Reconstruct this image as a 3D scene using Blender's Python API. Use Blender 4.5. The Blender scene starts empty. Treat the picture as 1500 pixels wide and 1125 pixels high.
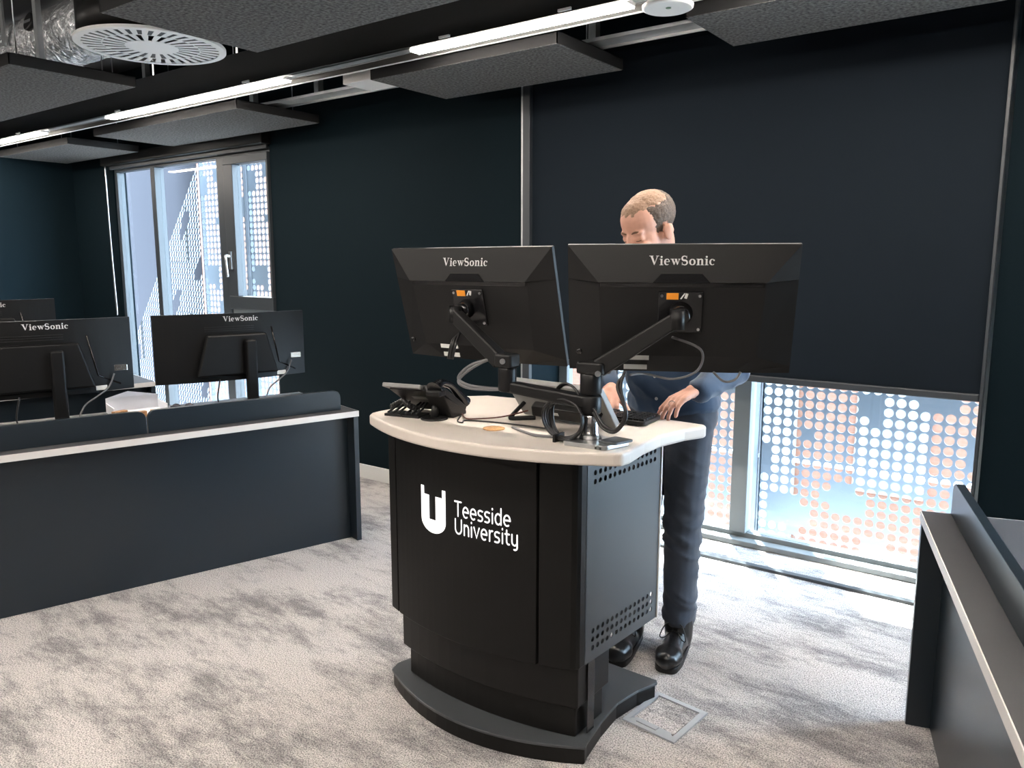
import bpy, bmesh, math, random
import numpy as np
from mathutils import Matrix, Vector, Euler
random.seed(7)
PI = math.pi
R = math.radians
sc = bpy.context.scene
COL = sc.collection

# ------------------------------------------------------------------ camera, world, sun, exposure
cam_d = bpy.data.cameras.new('camera'); cam = bpy.data.objects.new('camera', cam_d); COL.objects.link(cam)
cam_d.sensor_width = 36.0; cam_d.lens = 1145.0 / 1500.0 * 36.0
cam.location = (0, 0, 1.5); cam.rotation_euler = (R(90 - 8.714), 0, R(36.42))
sc.camera = cam
world = bpy.data.worlds.new('sky'); sc.world = world; world.use_nodes = True
_bg = world.node_tree.nodes['Background']
_bg.inputs[0].default_value = (0.66, 0.81, 1.0, 1); _bg.inputs[1].default_value = 11.0
sun_d = bpy.data.lights.new('sun', 'SUN'); sun = bpy.data.objects.new('sun', sun_d); COL.objects.link(sun)
sun_d.energy = 42.0; sun_d.angle = R(0.6); sun_d.color = (1.0, 0.95, 0.88)
sun.rotation_euler = Vector((0.20, -0.30, -1.0)).to_track_quat('-Z', 'Y').to_euler()
sc.view_settings.view_transform = 'Standard'; sc.view_settings.look = 'None'
sc.view_settings.exposure = 1.72; sc.view_settings.gamma = 1.0; sc.view_settings.use_curve_mapping = False
try:
    sc.cycles.use_denoising = True
    sc.cycles.max_bounces = 10; sc.cycles.diffuse_bounces = 6; sc.cycles.transparent_max_bounces = 16
    sc.cycles.sample_clamp_indirect = 6.0
except Exception: pass
LED_STRENGTH = 38.0

# ------------------------------------------------------------------ materials
MATS = {}
def mat(name, col, rough=0.5, metal=0.0, spec=0.5, bump=0.0, bscale=200.0, vary=0.0, vscale=30.0, emit=None, estr=0.0, sheen=0.0, trans=0.0):
    m = bpy.data.materials.new(name); m.use_nodes = True; nt = m.node_tree; b = nt.nodes['Principled BSDF']
    b.inputs['Base Color'].default_value = (*col, 1); b.inputs['Roughness'].default_value = rough
    b.inputs['Metallic'].default_value = metal; b.inputs['Specular IOR Level'].default_value = spec
    if sheen: b.inputs['Sheen Weight'].default_value = sheen
    if emit: b.inputs['Emission Color'].default_value = (*emit, 1); b.inputs['Emission Strength'].default_value = estr
    if bump or vary:
        tc = nt.nodes.new('ShaderNodeTexCoord')
    if vary:
        n = nt.nodes.new('ShaderNodeTexNoise'); n.inputs['Scale'].default_value = vscale; n.inputs['Detail'].default_value = 6
        nt.links.new(tc.outputs['Object'], n.inputs['Vector'])
        r = nt.nodes.new('ShaderNodeValToRGB')
        r.color_ramp.elements[0].position = 0.3; r.color_ramp.elements[1].position = 0.7
        r.color_ramp.elements[0].color = (*[max(0, c * (1 - vary)) for c in col], 1)
        r.color_ramp.elements[1].color = (*[min(1, c * (1 + vary)) for c in col], 1)
        nt.links.new(n.outputs['Fac'], r.inputs['Fac']); nt.links.new(r.outputs['Color'], b.inputs['Base Color'])
    if bump:
        n = nt.nodes.new('ShaderNodeTexNoise'); n.inputs['Scale'].default_value = bscale; n.inputs['Detail'].default_value = 3
        nt.links.new(tc.outputs['Object'], n.inputs['Vector'])
        bp = nt.nodes.new('ShaderNodeBump'); bp.inputs['Strength'].default_value = bump; bp.inputs['Distance'].default_value = 0.002
        nt.links.new(n.outputs['Fac'], bp.inputs['Height']); nt.links.new(bp.outputs['Normal'], b.inputs['Normal'])
    MATS[name] = m
    return m
mat('wall_navy', (0.0015, 0.0062, 0.0092), 0.8, spec=0.1, bump=0.15, bscale=260)
mat('wall_black', (0.006, 0.009, 0.012), 0.7, spec=0.3, bump=0.1, bscale=300)
mat('blind', (0.0068, 0.0105, 0.0152), 0.85, spec=0.1, bump=0.25, bscale=700)
mat('ceiling_dark', (0.020, 0.021, 0.023), 0.9)
mat('baseboard', (0.62, 0.62, 0.60), 0.45)
mat('laminate_black', (0.0050, 0.0048, 0.0046), 0.45, spec=0.22, bump=0.06, bscale=900)
mat('laminate_navy', (0.010, 0.0165, 0.023), 0.28, spec=0.5, bump=0.06, bscale=900)
mat('metal_black', (0.0055, 0.0052, 0.0050), 0.42, spec=0.25)
mat('metal_grey_dark', (0.05, 0.055, 0.06), 0.4)
mat('desk_top', (0.045, 0.046, 0.05), 0.5, bump=0.05, bscale=700)
mat('edge_light', (0.60, 0.58, 0.56), 0.45)
mat('top_cream', (0.60, 0.545, 0.49), 0.45, vary=0.03, vscale=9)
mat('white_paint', (0.88, 0.88, 0.87), 0.4)
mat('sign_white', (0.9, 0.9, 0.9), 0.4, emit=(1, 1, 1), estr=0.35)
mat('letter_silver', (0.62, 0.62, 0.62), 0.4)
mat('plastic_black', (0.008, 0.008, 0.0085), 0.42, spec=0.3, bump=0.10, bscale=1200)
mat('plastic_gloss', (0.010, 0.010, 0.011), 0.2)
mat('plastic_mid', (0.012, 0.012, 0.0122), 0.45, spec=0.25, bump=0.10, bscale=1200)
mat('plastic_bench', (0.004, 0.0042, 0.0045), 0.45, spec=0.25)
mat('tray_grey', (0.07, 0.07, 0.067), 0.6, spec=0.2)
mat('box_grey', (0.36, 0.38, 0.41), 0.4)
mat('screen_glass', (0.008, 0.009, 0.012), 0.12)
mat('label_white', (0.75, 0.75, 0.72), 0.5)
mat('label_orange', (0.9, 0.33, 0.03), 0.5)
mat('chrome', (0.75, 0.74, 0.72), 0.22, metal=1.0)
mat('steel', (0.50, 0.51, 0.52), 0.35, metal=1.0)
mat('galv', (0.46, 0.48, 0.49), 0.42, metal=0.85, vary=0.12, vscale=14)
mat('panel_grey', (0.20, 0.20, 0.20), 0.45)
mat('cable_black', (0.012, 0.012, 0.013), 0.35)
mat('cable_grey', (0.13, 0.13, 0.135), 0.4)
mat('cable_red', (0.10, 0.03, 0.02), 0.5)
mat('wood', (0.42, 0.22, 0.10), 0.6, vary=0.25, vscale=60)
mat('cork', (0.48, 0.27, 0.11), 0.8, vary=0.3, vscale=200)
mat('frame_dark', (0.03, 0.036, 0.042), 0.42)
mat('frame_grey', (0.16, 0.18, 0.19), 0.45)
mat('raft', (0.10, 0.10, 0.10), 0.95, bump=1.0, bscale=110, vary=0.75, vscale=75)
mat('raft_rim', (0.008, 0.008, 0.009), 0.9)
mat('screen_metal', (0.105, 0.114, 0.128), 0.8, spec=0.1)
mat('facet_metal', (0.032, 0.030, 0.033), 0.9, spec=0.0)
mat('skin', (0.66, 0.355, 0.26), 0.5, vary=0.06, vscale=40)
mat('hair_side', (0.12, 0.09, 0.072), 0.75, vary=0.45, vscale=260)
mat('hair_top', (0.34, 0.215, 0.145), 0.7, vary=0.25, vscale=220)
mat('brow', (0.20, 0.11, 0.07), 0.8)
mat('shirt', (0.030, 0.065, 0.125), 0.8, bump=0.25, bscale=500, sheen=0.3)
mat('trousers', (0.040, 0.054, 0.080), 0.8, bump=0.25, bscale=500, sheen=0.2)
mat('leather', (0.010, 0.010, 0.011), 0.28, bump=0.2, bscale=160)
mat('paper', (0.86, 0.88, 0.93), 0.6)
mat('lens', (0.02, 0.02, 0.03), 0.2)
mat('brick_white', (0.115, 0.11, 0.10), 0.8)
mat('glass_green', (0.036, 0.038, 0.029), 0.2)
mat('pale_render', (0.105, 0.11, 0.115), 0.9, spec=0.1)
mat('paving', (0.18, 0.18, 0.18), 0.9)
mat('led', (0.9, 0.9, 0.9), 0.5, emit=(1.0, 0.905, 0.81), estr=LED_STRENGTH)
mat('led_up', (0.9, 0.9, 0.9), 0.5, emit=(1.0, 0.95, 0.88), estr=LED_STRENGTH * .8)  # upward emission added to brighten the ducts and ceiling void
mat('sensor_led', (0.2, 0.3, 0.2), 0.4)

def foil():
    m = mat('foil', (0.85, 0.86, 0.88), 0.25, metal=0.75); nt = m.node_tree; b = nt.nodes['Principled BSDF']
    tc = nt.nodes.new('ShaderNodeTexCoord'); n = nt.nodes.new('ShaderNodeTexNoise')
    n.inputs['Scale'].default_value = 15; n.inputs['Detail'].default_value = 7; n.inputs['Distortion'].default_value = 1.6
    bp = nt.nodes.new('ShaderNodeBump'); bp.inputs['Strength'].default_value = 1.0; bp.inputs['Distance'].default_value = 0.035
    nt.links.new(tc.outputs['Object'], n.inputs['Vector']); nt.links.new(n.outputs['Fac'], bp.inputs['Height']); nt.links.new(bp.outputs['Normal'], b.inputs['Normal'])
foil()
def carpet():
    m = mat('carpet', (0.3, 0.3, 0.3), 0.95, spec=0.1); nt = m.node_tree; b = nt.nodes['Principled BSDF']; L = nt.links.new
    tc = nt.nodes.new('ShaderNodeTexCoord'); mp = nt.nodes.new('ShaderNodeMapping'); mp.inputs['Rotation'].default_value[2] = R(28); mp.inputs['Scale'].default_value = (0.75, 1.9, 1)
    L(tc.outputs['Object'], mp.inputs['Vector'])
    n1 = nt.nodes.new('ShaderNodeTexNoise'); n1.inputs['Scale'].default_value = 2.1; n1.inputs['Detail'].default_value = 15; n1.inputs['Roughness'].default_value = 0.80; L(mp.outputs['Vector'], n1.inputs['Vector'])
    r1 = nt.nodes.new('ShaderNodeValToRGB'); e = r1.color_ramp.elements
    e[0].position = 0.41; e[0].color = (0.25, 0.245, 0.25, 1); e[1].position = 0.53; e[1].color = (0.55, 0.53, 0.52, 1)
    L(n1.outputs['Fac'], r1.inputs['Fac'])
    n2 = nt.nodes.new('ShaderNodeTexNoise'); n2.inputs['Scale'].default_value = 210; n2.inputs['Detail'].default_value = 2; L(tc.outputs['Object'], n2.inputs['Vector'])
    r2 = nt.nodes.new('ShaderNodeValToRGB'); e = r2.color_ramp.elements
    e[0].position = 0.36; e[0].color = (0.40, 0.40, 0.41, 1); e[1].position = 0.60; e[1].color = (1.15, 1.13, 1.11, 1)
    L(n2.outputs['Fac'], r2.inputs['Fac'])
    mx = nt.nodes.new('ShaderNodeMix'); mx.data_type = 'RGBA'; mx.blend_type = 'MULTIPLY'; mx.inputs[0].default_value = 1.0
    L(r1.outputs['Color'], mx.inputs[6]); L(r2.outputs['Color'], mx.inputs[7]); L(mx.outputs[2], b.inputs['Base Color'])
    bp = nt.nodes.new('ShaderNodeBump'); bp.inputs['Strength'].default_value = 0.7; bp.inputs['Distance'].default_value = 0.005
    L(n2.outputs['Fac'], bp.inputs['Height']); L(bp.outputs['Normal'], b.inputs['Normal'])
carpet()
def brick():
    m = mat('brick_orange', (0.6, 0.25, 0.1), 0.9); nt = m.node_tree; b = nt.nodes['Principled BSDF']; L = nt.links.new
    tc = nt.nodes.new('ShaderNodeTexCoord'); mp = nt.nodes.new('ShaderNodeMapping'); mp.inputs['Rotation'].default_value[0] = R(90)
    br = nt.nodes.new('ShaderNodeTexBrick'); br.inputs['Scale'].default_value = 4.0
    br.inputs['Color1'].default_value = (0.078, 0.026, 0.011, 1); br.inputs['Color2'].default_value = (0.066, 0.0215, 0.009, 1); br.inputs['Mortar'].default_value = (0.066, 0.036, 0.024, 1)
    L(tc.outputs['Object'], mp.inputs['Vector']); L(mp.outputs['Vector'], br.inputs['Vector']); L(br.outputs['Color'], b.inputs['Base Color'])
brick()
def glass():
    m = bpy.data.materials.new('pane_glass'); m.use_nodes = True; nt = m.node_tree; nt.nodes.clear(); MATS['pane_glass'] = m
    o = nt.nodes.new('ShaderNodeOutputMaterial'); t = nt.nodes.new('ShaderNodeBsdfTransparent'); t.inputs[0].default_value = (0.90, 0.95, 0.96, 1)
    g = nt.nodes.new('ShaderNodeBsdfGlossy'); g.inputs['Roughness'].default_value = 0.02; lw = nt.nodes.new('ShaderNodeLayerWeight'); lw.inputs[0].default_value = 0.5; pw = nt.nodes.new('ShaderNodeMath'); pw.operation = 'POWER'; pw.inputs[1].default_value = 5.0; fr = nt.nodes.new('ShaderNodeMath'); fr.operation = 'MULTIPLY_ADD'; fr.inputs[1].default_value = 0.6; fr.inputs[2].default_value = 0.03; nt.links.new(lw.outputs['Facing'], pw.inputs[0]); nt.links.new(pw.outputs[0], fr.inputs[0])
    mx = nt.nodes.new('ShaderNodeMixShader'); L = nt.links.new
    L(fr.outputs[0], mx.inputs[0]); L(t.outputs[0], mx.inputs[1]); L(g.outputs[0], mx.inputs[2]); L(mx.outputs[0], o.inputs[0])
glass()

# ------------------------------------------------------------------ scene graph helpers
WM = {}
def setp(o, label=None, cat=None, group=None, kind=None):
    if label: o['label'] = label
    if cat: o['category'] = cat
    if group: o['group'] = group
    if kind: o['kind'] = kind
    return o
def thing(name, label, cat, loc=(0, 0, 0), rot=(0, 0, 0), group=None, kind=None):
    o = bpy.data.objects.new(name, None); COL.objects.link(o); o.empty_display_size = 0.05
    o.location = loc; o.rotation_euler = rot; setp(o, label, cat, group, kind)
    WM[o.name] = Matrix.Translation(loc) @ Euler(rot).to_matrix().to_4x4()
    return o
class MB:
    """collects shapes; build() links them as ONE mesh object"""
    def __init__(s): s.v = []; s.f = []; s.sm = []
    def add(s, vs, fs, smooth=False):
        k = len(s.v); s.v += [Vector(p) for p in vs]; s.f += [[i + k for i in f] for f in fs]; s.sm += [smooth] * len(fs); return s
    def box(s, lo, hi, M=None):
        x0, y0, z0 = lo; x1, y1, z1 = hi
        vs = [Vector(p) for p in ((x0, y0, z0), (x1, y0, z0), (x1, y1, z0), (x0, y1, z0), (x0, y0, z1), (x1, y0, z1), (x1, y1, z1), (x0, y1, z1))]
        if M is not None: vs = [M @ p for p in vs]
        return s.add(vs, [(3, 2, 1, 0), (4, 5, 6, 7), (0, 1, 5, 4), (1, 2, 6, 5), (2, 3, 7, 6), (3, 0, 4, 7)])
    def prism(s, poly, z0, z1, M=None, smooth_side=False):
        n = len(poly)
        vs = [Vector((x, y, z0)) for x, y in poly] + [Vector((x, y, z1)) for x, y in poly]
        if M is not None: vs = [M @ p for p in vs]
        k = len(s.v); s.v += vs
        s.f += [[k + i for i in range(n)][::-1], [k + n + i for i in range(n)]]; s.sm += [False, False]
        for i in range(n):
            j = (i + 1) % n; s.f.append([k + i, k + j, k + n + j, k + n + i]); s.sm.append(smooth_side)
        return s
    def tube(s, pts, r, seg=8, cap=True):
        pts = [Vector(p) for p in pts]; n = len(pts); rs = r if isinstance(r, (list, tuple)) else [r] * n
        k = len(s.v); t0 = (pts[1] - pts[0]).normalized()
        a = Vector((0, 0, 1)) if abs(t0.z) < 0.9 else Vector((1, 0, 0)); nrm = (a - t0 * a.dot(t0)).normalized()
        for i, p in enumerate(pts):
            t = (pts[min(i + 1, n - 1)] - pts[max(i - 1, 0)]).normalized()
            nrm = (nrm - t * nrm.dot(t)).normalized(); b = t.cross(nrm)
            for q in range(seg):
                an = 2 * PI * q / seg; s.v.append(p + (nrm * math.cos(an) + b * math.sin(an)) * rs[i])
        for i in range(n - 1):
            for q in range(seg):
                w = (q + 1) % seg; s.f.append([k + i * seg + q, k + i * seg + w, k + (i + 1) * seg + w, k + (i + 1) * seg + q]); s.sm.append(True)
        if cap:
            s.f.append([k + q for q in range(seg)][::-1]); s.sm.append(False)
            s.f.append([k + (n - 1) * seg + q for q in range(seg)]); s.sm.append(False)
        return s
    def lathe(s, prof, M=None, seg=24, smooth=True):
        k = len(s.v); n = len(prof)
        for r, z in prof:
            for q in range(seg):
                a = 2 * PI * q / seg; p = Vector((r * math.cos(a), r * math.sin(a), z)); s.v.append(M @ p if M is not None else p)
        for i in range(n - 1):
            for q in range(seg):
                w = (q + 1) % seg; s.f.append([k + i * seg + q, k + i * seg + w, k + (i + 1) * seg + w, k + (i + 1) * seg + q]); s.sm.append(smooth)
        s.f.append([k + q for q in range(seg)][::-1]); s.sm.append(False)
        s.f.append([k + (n - 1) * seg + q for q in range(seg)]); s.sm.append(False)
        return s
    def build(s, name, m, parent=None, local=False, bevel=0.0, label=None, kind=None, cat=None, group=None, bseg=2):
        me = bpy.data.meshes.new(name)
        vs = s.v
        if parent is not None and not local:
            inv = WM[parent.name].inverted(); vs = [inv @ p for p in vs]
        me.from_pydata([tuple(p) for p in vs], [], s.f); me.update()
        me.polygons.foreach_set('use_smooth', s.sm)
        me.materials.append(MATS[m]); o = bpy.data.objects.new(name, me); COL.objects.link(o)
        if parent is not None: o.parent = parent; WM[o.name] = WM[parent.name]
        else: WM[o.name] = Matrix.Identity(4)
        if bevel:
            b = o.modifiers.new('bevel', 'BEVEL'); b.width = bevel; b.segments = bseg; b.limit_method = 'ANGLE'; b.angle_limit = R(40)
        setp(o, label, cat, group, kind)
        return o
def axis_m(p, z, up=(0, 0, 1)):
    """matrix whose local +Z points along z at p"""
    z = Vector(z).normalized(); u = Vector(up)
    if abs(z.dot(u)) > 0.98: u = Vector((0, 1, 0))
    x = u.cross(z).normalized(); y = z.cross(x)
    return Matrix(((x.x, y.x, z.x, p[0]), (x.y, y.y, z.y, p[1]), (x.z, y.z, z.z, p[2]), (0, 0, 0, 1)))
def spline(pts, n=8):
    pts = [Vector(p) for p in pts]; P = [pts[0]] + pts + [pts[-1]]; out = []
    for i in range(1, len(P) - 2):
        p0, p1, p2, p3 = P[i - 1:i + 3]
        for k in range(n):
            t = k / n
            out.append(0.5 * ((2 * p1) + (p2 - p0) * t + (2 * p0 - 5 * p1 + 4 * p2 - p3) * t * t + (3 * p1 - p0 - 3 * p2 + p3) * t ** 3))
    out.append(pts[-1]); return out
def round_poly(pts, rad, n=6):
    """2-D polygon with rounded corners (rad: one value or per corner)"""
    out = []; N = len(pts)
    for i in range(N):
        p = Vector(pts[i]).to_2d(); a = Vector(pts[i - 1]).to_2d(); b = Vector(pts[(i + 1) % N]).to_2d()
        r = rad[i] if isinstance(rad, (list, tuple)) else rad
        if r <= 0: out.append(tuple(p)); continue
        da = (a - p); db = (b - p); r1 = min(r, da.length * .49, db.length * .49); A = p + da.normalized() * r1; B = p + db.normalized() * r1
        for k in range(n + 1):
            t = k / n; q = A * (1 - t) ** 2 + p * 2 * t * (1 - t) + B * t * t; out.append((q.x, q.y))
    return out
def perforated(mb, x0, z0, nx, nz, px, pz, hole, rad, F, t, seg=12):
    """sheet of nx*nz cells in a local (u,w) plane; hole(i,j) -> bool; F(u,w,d) maps to 3-D, d = depth"""
    V = {}
    def vert(u, w, d):
        key = (round(u, 5), round(w, 5), d)
        if key not in V: V[key] = len(mb.v); mb.v.append(Vector(F(u, w, d)))
        return V[key]
    def face(ix): mb.f.append(ix); mb.sm.append(False)
    for i in range(nx):
        for j in range(nz):
            u0, u1, w0, w1 = x0 + i * px, x0 + (i + 1) * px, z0 + j * pz, z0 + (j + 1) * pz
            c4 = [(u0, w0), (u1, w0), (u1, w1), (u0, w1)]
            if not hole(i, j):
                face([vert(*c, 0) for c in c4]); face([vert(*c, t) for c in c4][::-1]); continue
            cu, cw = (u0 + u1) / 2, (w0 + w1) / 2; ring = []
            for q in range(seg):
                a = -3 * PI / 4 + 2 * PI * q / seg; ring.append((cu + rad * math.cos(a), cw + rad * math.sin(a)))
            h = seg // 4
            for k in range(4):
                arc = [ring[(k * h + q) % seg] for q in range(h + 1)]
                for d in (0, t):
                    f = [vert(*c4[k], d), vert(*c4[(k + 1) % 4], d)] + [vert(*p, d) for p in arc[::-1]]
                    face(f if d == 0 else f[::-1])
            for q in range(seg):
                a, b = ring[q], ring[(q + 1) % seg]
                face([vert(*b, 0), vert(*a, 0), vert(*a, t), vert(*b, t)][::-1])
    return mb

# ------------------------------------------------------------------ lettering: strokes with round ends or bold roman shapes
def arc(cx, cy, rx, ry, a0, a1, n=10): return [(cx + rx * math.cos(R(a0 + (a1 - a0) * i / n)), cy + ry * math.sin(R(a0 + (a1 - a0) * i / n))) for i in range(n + 1)]
def stroke2d(pts, w, cap=True):
    """list of 2-D convex polygons covering the stroke; w one width or one per point"""
    ws = w if isinstance(w, (list, tuple)) else [w] * len(pts); out = []
    P = [Vector(p).to_2d() for p in pts]; n = len(P); off = []
    for i in range(n):
        t = (P[min(i + 1, n - 1)] - P[max(i - 1, 0)]).normalized(); off.append(Vector((-t.y, t.x)) * ws[i] / 2)
    for i in range(n - 1): out.append([P[i] - off[i], P[i + 1] - off[i + 1], P[i + 1] + off[i + 1], P[i] + off[i]])
    if cap:
        for i in (0, n - 1): out.append([P[i] + Vector((math.cos(a), math.sin(a))) * ws[i] / 2 for a in [2 * PI * k / 10 for k in range(10)]])
    return out
def mono_glyphs():
    g = {}; x = 0.5   # x-height 0.5 of cap height ~0.7
    g['T'] = (0.46, [[(0, .7), (.46, .7)], [(.23, .7), (.23, 0)]])
    e = [(.03, .26), (.37, .26)]
    g['e'] = (0.40, [arc(.2, .25, .18, .25, 0, 300, 18), e])
    g['s'] = (0.32, [[(.29, .47)] + arc(.15, .375, .13, .125, 80, 260, 10) + arc(.15, .125, .14, .125, 80, -100, 10) + [(.02, .02)]])
    g['i'] = (0.10, [[(.05, 0), (.05, .48)], [(.05, .66), (.05, .70)]])
    g['d'] = (0.40, [arc(.19, .25, .17, .25, 50, 310, 16), [(.36, 0), (.36, .76)]])
    g['U'] = (0.52, [[(.03, .7), (.03, .25)] + arc(.25, .25, .22, .25, 180, 360, 14) + [(.47, .7)]])
    g['n'] = (0.38, [[(.04, 0), (.04, .5)], arc(.19, .3, .15, .2, 170, 0, 10) + [(.34, 0)]])
    g['v'] = (0.36, [[(.01, .5), (.18, 0), (.35, .5)]])
    g['r'] = (0.24, [[(.04, 0), (.04, .5)], arc(.2, .29, .16, .21, 175, 80, 8)])
    g['t'] = (0.26, [[(.09, .66), (.09, .14)] + arc(.21, .14, .12, .14, 180, 285, 8), [(0, .48), (.24, .48)]])
    g['y'] = (0.36, [[(.03, .5), (.03, .2)] + arc(.18, .18, .15, .18, 180, 360, 10), [(.33, .5), (.33, -.08)] + arc(.2, -.08, .13, .13, 0, -110, 8)])
    return g
def roman_glyphs():
    """bold roman letters as polygon lists, cap height 0.7"""
    g = {}; K, T = .13, .045
    def q(*p): return [Vector(a).to_2d() for a in p]
    def ser(x0, x1, y): return q((x0, y), (x1, y), (x1, y + .04), (x0, y + .04))
    g['V'] = (0.72, [q((.08, .68), (.24, .68), (.43, .14), (.36, 0)), q((.36, 0), (.43, .1), (.63, .68), (.57, .68)), ser(0, .30, .66), ser(.50, .72, .66)])
    g['i'] = (0.30, [q((.08, 0), (.21, 0), (.21, .46), (.08, .46)), ser(.01, .28, 0), ser(.01, .21, .43), [Vector((.145 + .075 * math.cos(a), .61 + .075 * math.sin(a))) for a in [2 * PI * k / 12 for k in range(12)]]])
    g['e'] = (0.44, stroke2d(arc(.22, .24, .16, .215, 5, 310, 20), [T + (K - T) * max(0, math.sin(R(5 + 305 * i / 20) * 1.0 - R(90))) ** 1 if 5 + 305 * i / 20 > 90 else T + .02 for i in range(21)], False) + stroke2d([(.09, .25), (.39, .25)], .04, False))
    g['w'] = (0.72, [q((.05, .46), (.19, .46), (.31, .12), (.25, 0)), q((.25, 0), (.30, .08), (.42, .46), (.36, .46)), q((.30, .46), (.44, .46), (.55, .12), (.49, 0)), q((.49, 0), (.54, .08), (.67, .46), (.61, .46)), ser(0, .24, .43), ser(.28, .47, .43), ser(.55, .72, .43)])
    sp = arc(.25, .51, .17, .16, 40, 250, 14) + arc(.27, .19, .18, .17, 80, -140, 14)
    g['S'] = (0.54, stroke2d(sp, [T + (K - T) * (.2 + .8 * math.sin(PI * min(1, max(0, (i - 3) / 23.0)))) for i in range(len(sp))], False) + [q((.39, .5), (.43, .5), (.43, .69), (.40, .69)), q((.07, .0), (.10, .0), (.11, .2), (.07, .2))])
    g['o'] = (0.50, stroke2d(arc(.25, .23, .17, .205, 0, 360, 24), [T + (K - T) * abs(math.cos(R(360 * i / 24))) for i in range(25)], False))
    g['n'] = (0.56, [q((.08, 0), (.21, 0), (.21, .46), (.08, .46)), ser(.01, .27, 0), ser(.01, .21, .43), q((.36, 0), (.49, 0), (.49, .30), (.36, .33)), ser(.31, .55, 0)] + stroke2d([(.20, .37), (.27, .43), (.35, .44), (.42, .39), (.43, .29)], [.05, .07, .10, .13, .13], False))
    ca = arc(.23, .23, .165, .205, 45, 315, 18)
    g['c'] = (0.44, stroke2d(ca, [T + (K - T) * max(0, -math.cos(R(45 + 270 * i / 18))) for i in range(19)], False) + [[Vector((.34 + .06 * math.cos(a), .36 + .06 * math.sin(a))) for a in [2 * PI * k / 10 for k in range(10)]]])
    return g
MONO, ROMAN = mono_glyphs(), roman_glyphs()
def text_polys(txt, font, size, gap, sw=0.075):
    x = 0; out = []
    for ch in txt:
        w, body = font[ch]
        for st in body:
            polys = stroke2d(st, sw) if font is MONO else [st]
            for p in polys: out.append([((q[0] + x) * size, q[1] * size) for q in p])
        x += w + gap
    return out, (x - gap) * size
def text_mesh(polys, F):
    """flat lettering lifted slightly off its surface; F(u,v) -> 3-D"""
    mb = MB()
    for p in polys:
        mb.add([F(u, v) for u, v in p], [list(range(len(p)))])
    return mb

# ================================================================== THE ROOM
YW, YG = 3.72, 4.07          # inner wall face, glazing line
XL, XR, YB, ZC = -8.0, 2.6, -3.6, 3.15
def struct(name, mb, m, **k): return mb.build(name, m, kind='structure', **k)
struct('floor', MB().box((XL - .2, YB - .2, -0.2), (XR + .2, YG + .1, 0)), 'carpet')
struct('ceiling', MB().box((XL - .2, YB - .2, ZC), (XR + .2, YG + .15, ZC + .2)), 'ceiling_dark')
struct('wall_left', MB().box((XL - .2, YB - .2, 0), (XL, YG + .1, ZC)), 'wall_navy')
struct('wall_right', MB().box((XR, YB - .2, 0), (XR + .2, YG + .1, ZC)), 'wall_black')
struct('wall_front', MB().box((XL, YB - .2, 0), (XR, YB, ZC)), 'wall_black')
W1 = (-7.24, -4.96); W2 = (-2.62, -0.31); WT = 2.36
wb = MB()
W3 = (0.45, 2.35)  # opening for the added, unseen daylight window
wb.box((XL, YW, 0), (W1[0], YW + .12, ZC)); wb.box((W1[1], YW, 0), (-3.2, YW + .12, ZC)); wb.box((-3.2, YW, 0), (W2[0], YG + .1, ZC)); wb.box((W2[1], YW, 0), (W3[0], YG + .1, ZC)); wb.box((W3[1], YW, 0), (XR, YG + .1, ZC)); wb.box((W3[0], YW, 2.4), (W3[1], YG + .1, ZC))
wb.box((W1[0], YW, WT), (W1[1], YW + .12, ZC)); wb.box((W2[0], YW, 2.62), (W2[1], YG + .1, ZC))
struct('wall_back', wb, 'wall_navy')
struct('baseboard_back', MB().box((W1[1], YW - .016, 0), (W2[0], YW, 0.10)), 'baseboard', bevel=.004)
struct('trim_1', MB().box((W2[0], YW - .02, 0), (W2[1] + .02, YW + .015, 0.014)), 'frame_dark')
struct('trim_2', MB().box((W1[0], YW - .02, 0), (W1[1], YW + .015, 0.014)), 'frame_dark')

# ---- window_2 (behind the big blind) : frame, mullion, panes
w2 = thing('window_2', 'floor-length window under the half-drawn dark blind', None, (W2[0], YG, 0), kind='structure')
f = MB(); f.box((W2[0], YG - .03, 0), (W2[1], YG + .04, .055)); f.box((W2[0], YG - .03, 2.56), (W2[1], YG + .04, 2.62))
f.box((W2[0], YG - .03, .055), (W2[0] + .06, YG + .04, 2.56)); f.box((W2[1] - .05, YG - .03, .055), (W2[1], YG + .04, 2.56))
f.build('window_frame', 'frame_grey', w2, bevel=.004)
MB().box((-1.49, YG - .045, .055), (-1.40, YG + .04, 2.56)).build('mullion', 'frame_grey', w2, bevel=.004)
MB().box((W2[0] + .06, YG - .012, .055), (-1.49, YG - .004, 2.56)).build('pane', 'pane_glass', w2)
MB().box((-1.40, YG - .012, .055), (W2[1] - .05, YG - .004, 2.56)).build('pane', 'pane_glass', w2)
MB().box((W2[0], YG - .10, 0.0), (W2[1], YG - .03, .03)).build('sill', 'frame_grey', w2, bevel=.004)

w3 = thing('window_3', 'floor-length window behind the right bench, beyond the picture edge', None, (W3[0], YG, 0), kind='structure')  # unseen window added to bring more daylight to the right side
f = MB(); f.box((W3[0], YG - .03, 0), (W3[1], YG + .04, .055)); f.box((W3[0], YG - .03, 2.34), (W3[1], YG + .04, 2.4))
f.box((W3[0], YG - .03, .055), (W3[0] + .05, YG + .04, 2.34)); f.box((W3[1] - .05, YG - .03, .055), (W3[1], YG + .04, 2.34))
f.build('window_frame', 'frame_grey', w3, bevel=.004)
MB().box((W3[0] + .05, YG - .012, .055), (W3[1] - .05, YG - .004, 2.34)).build('pane', 'pane_glass', w3)

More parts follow.
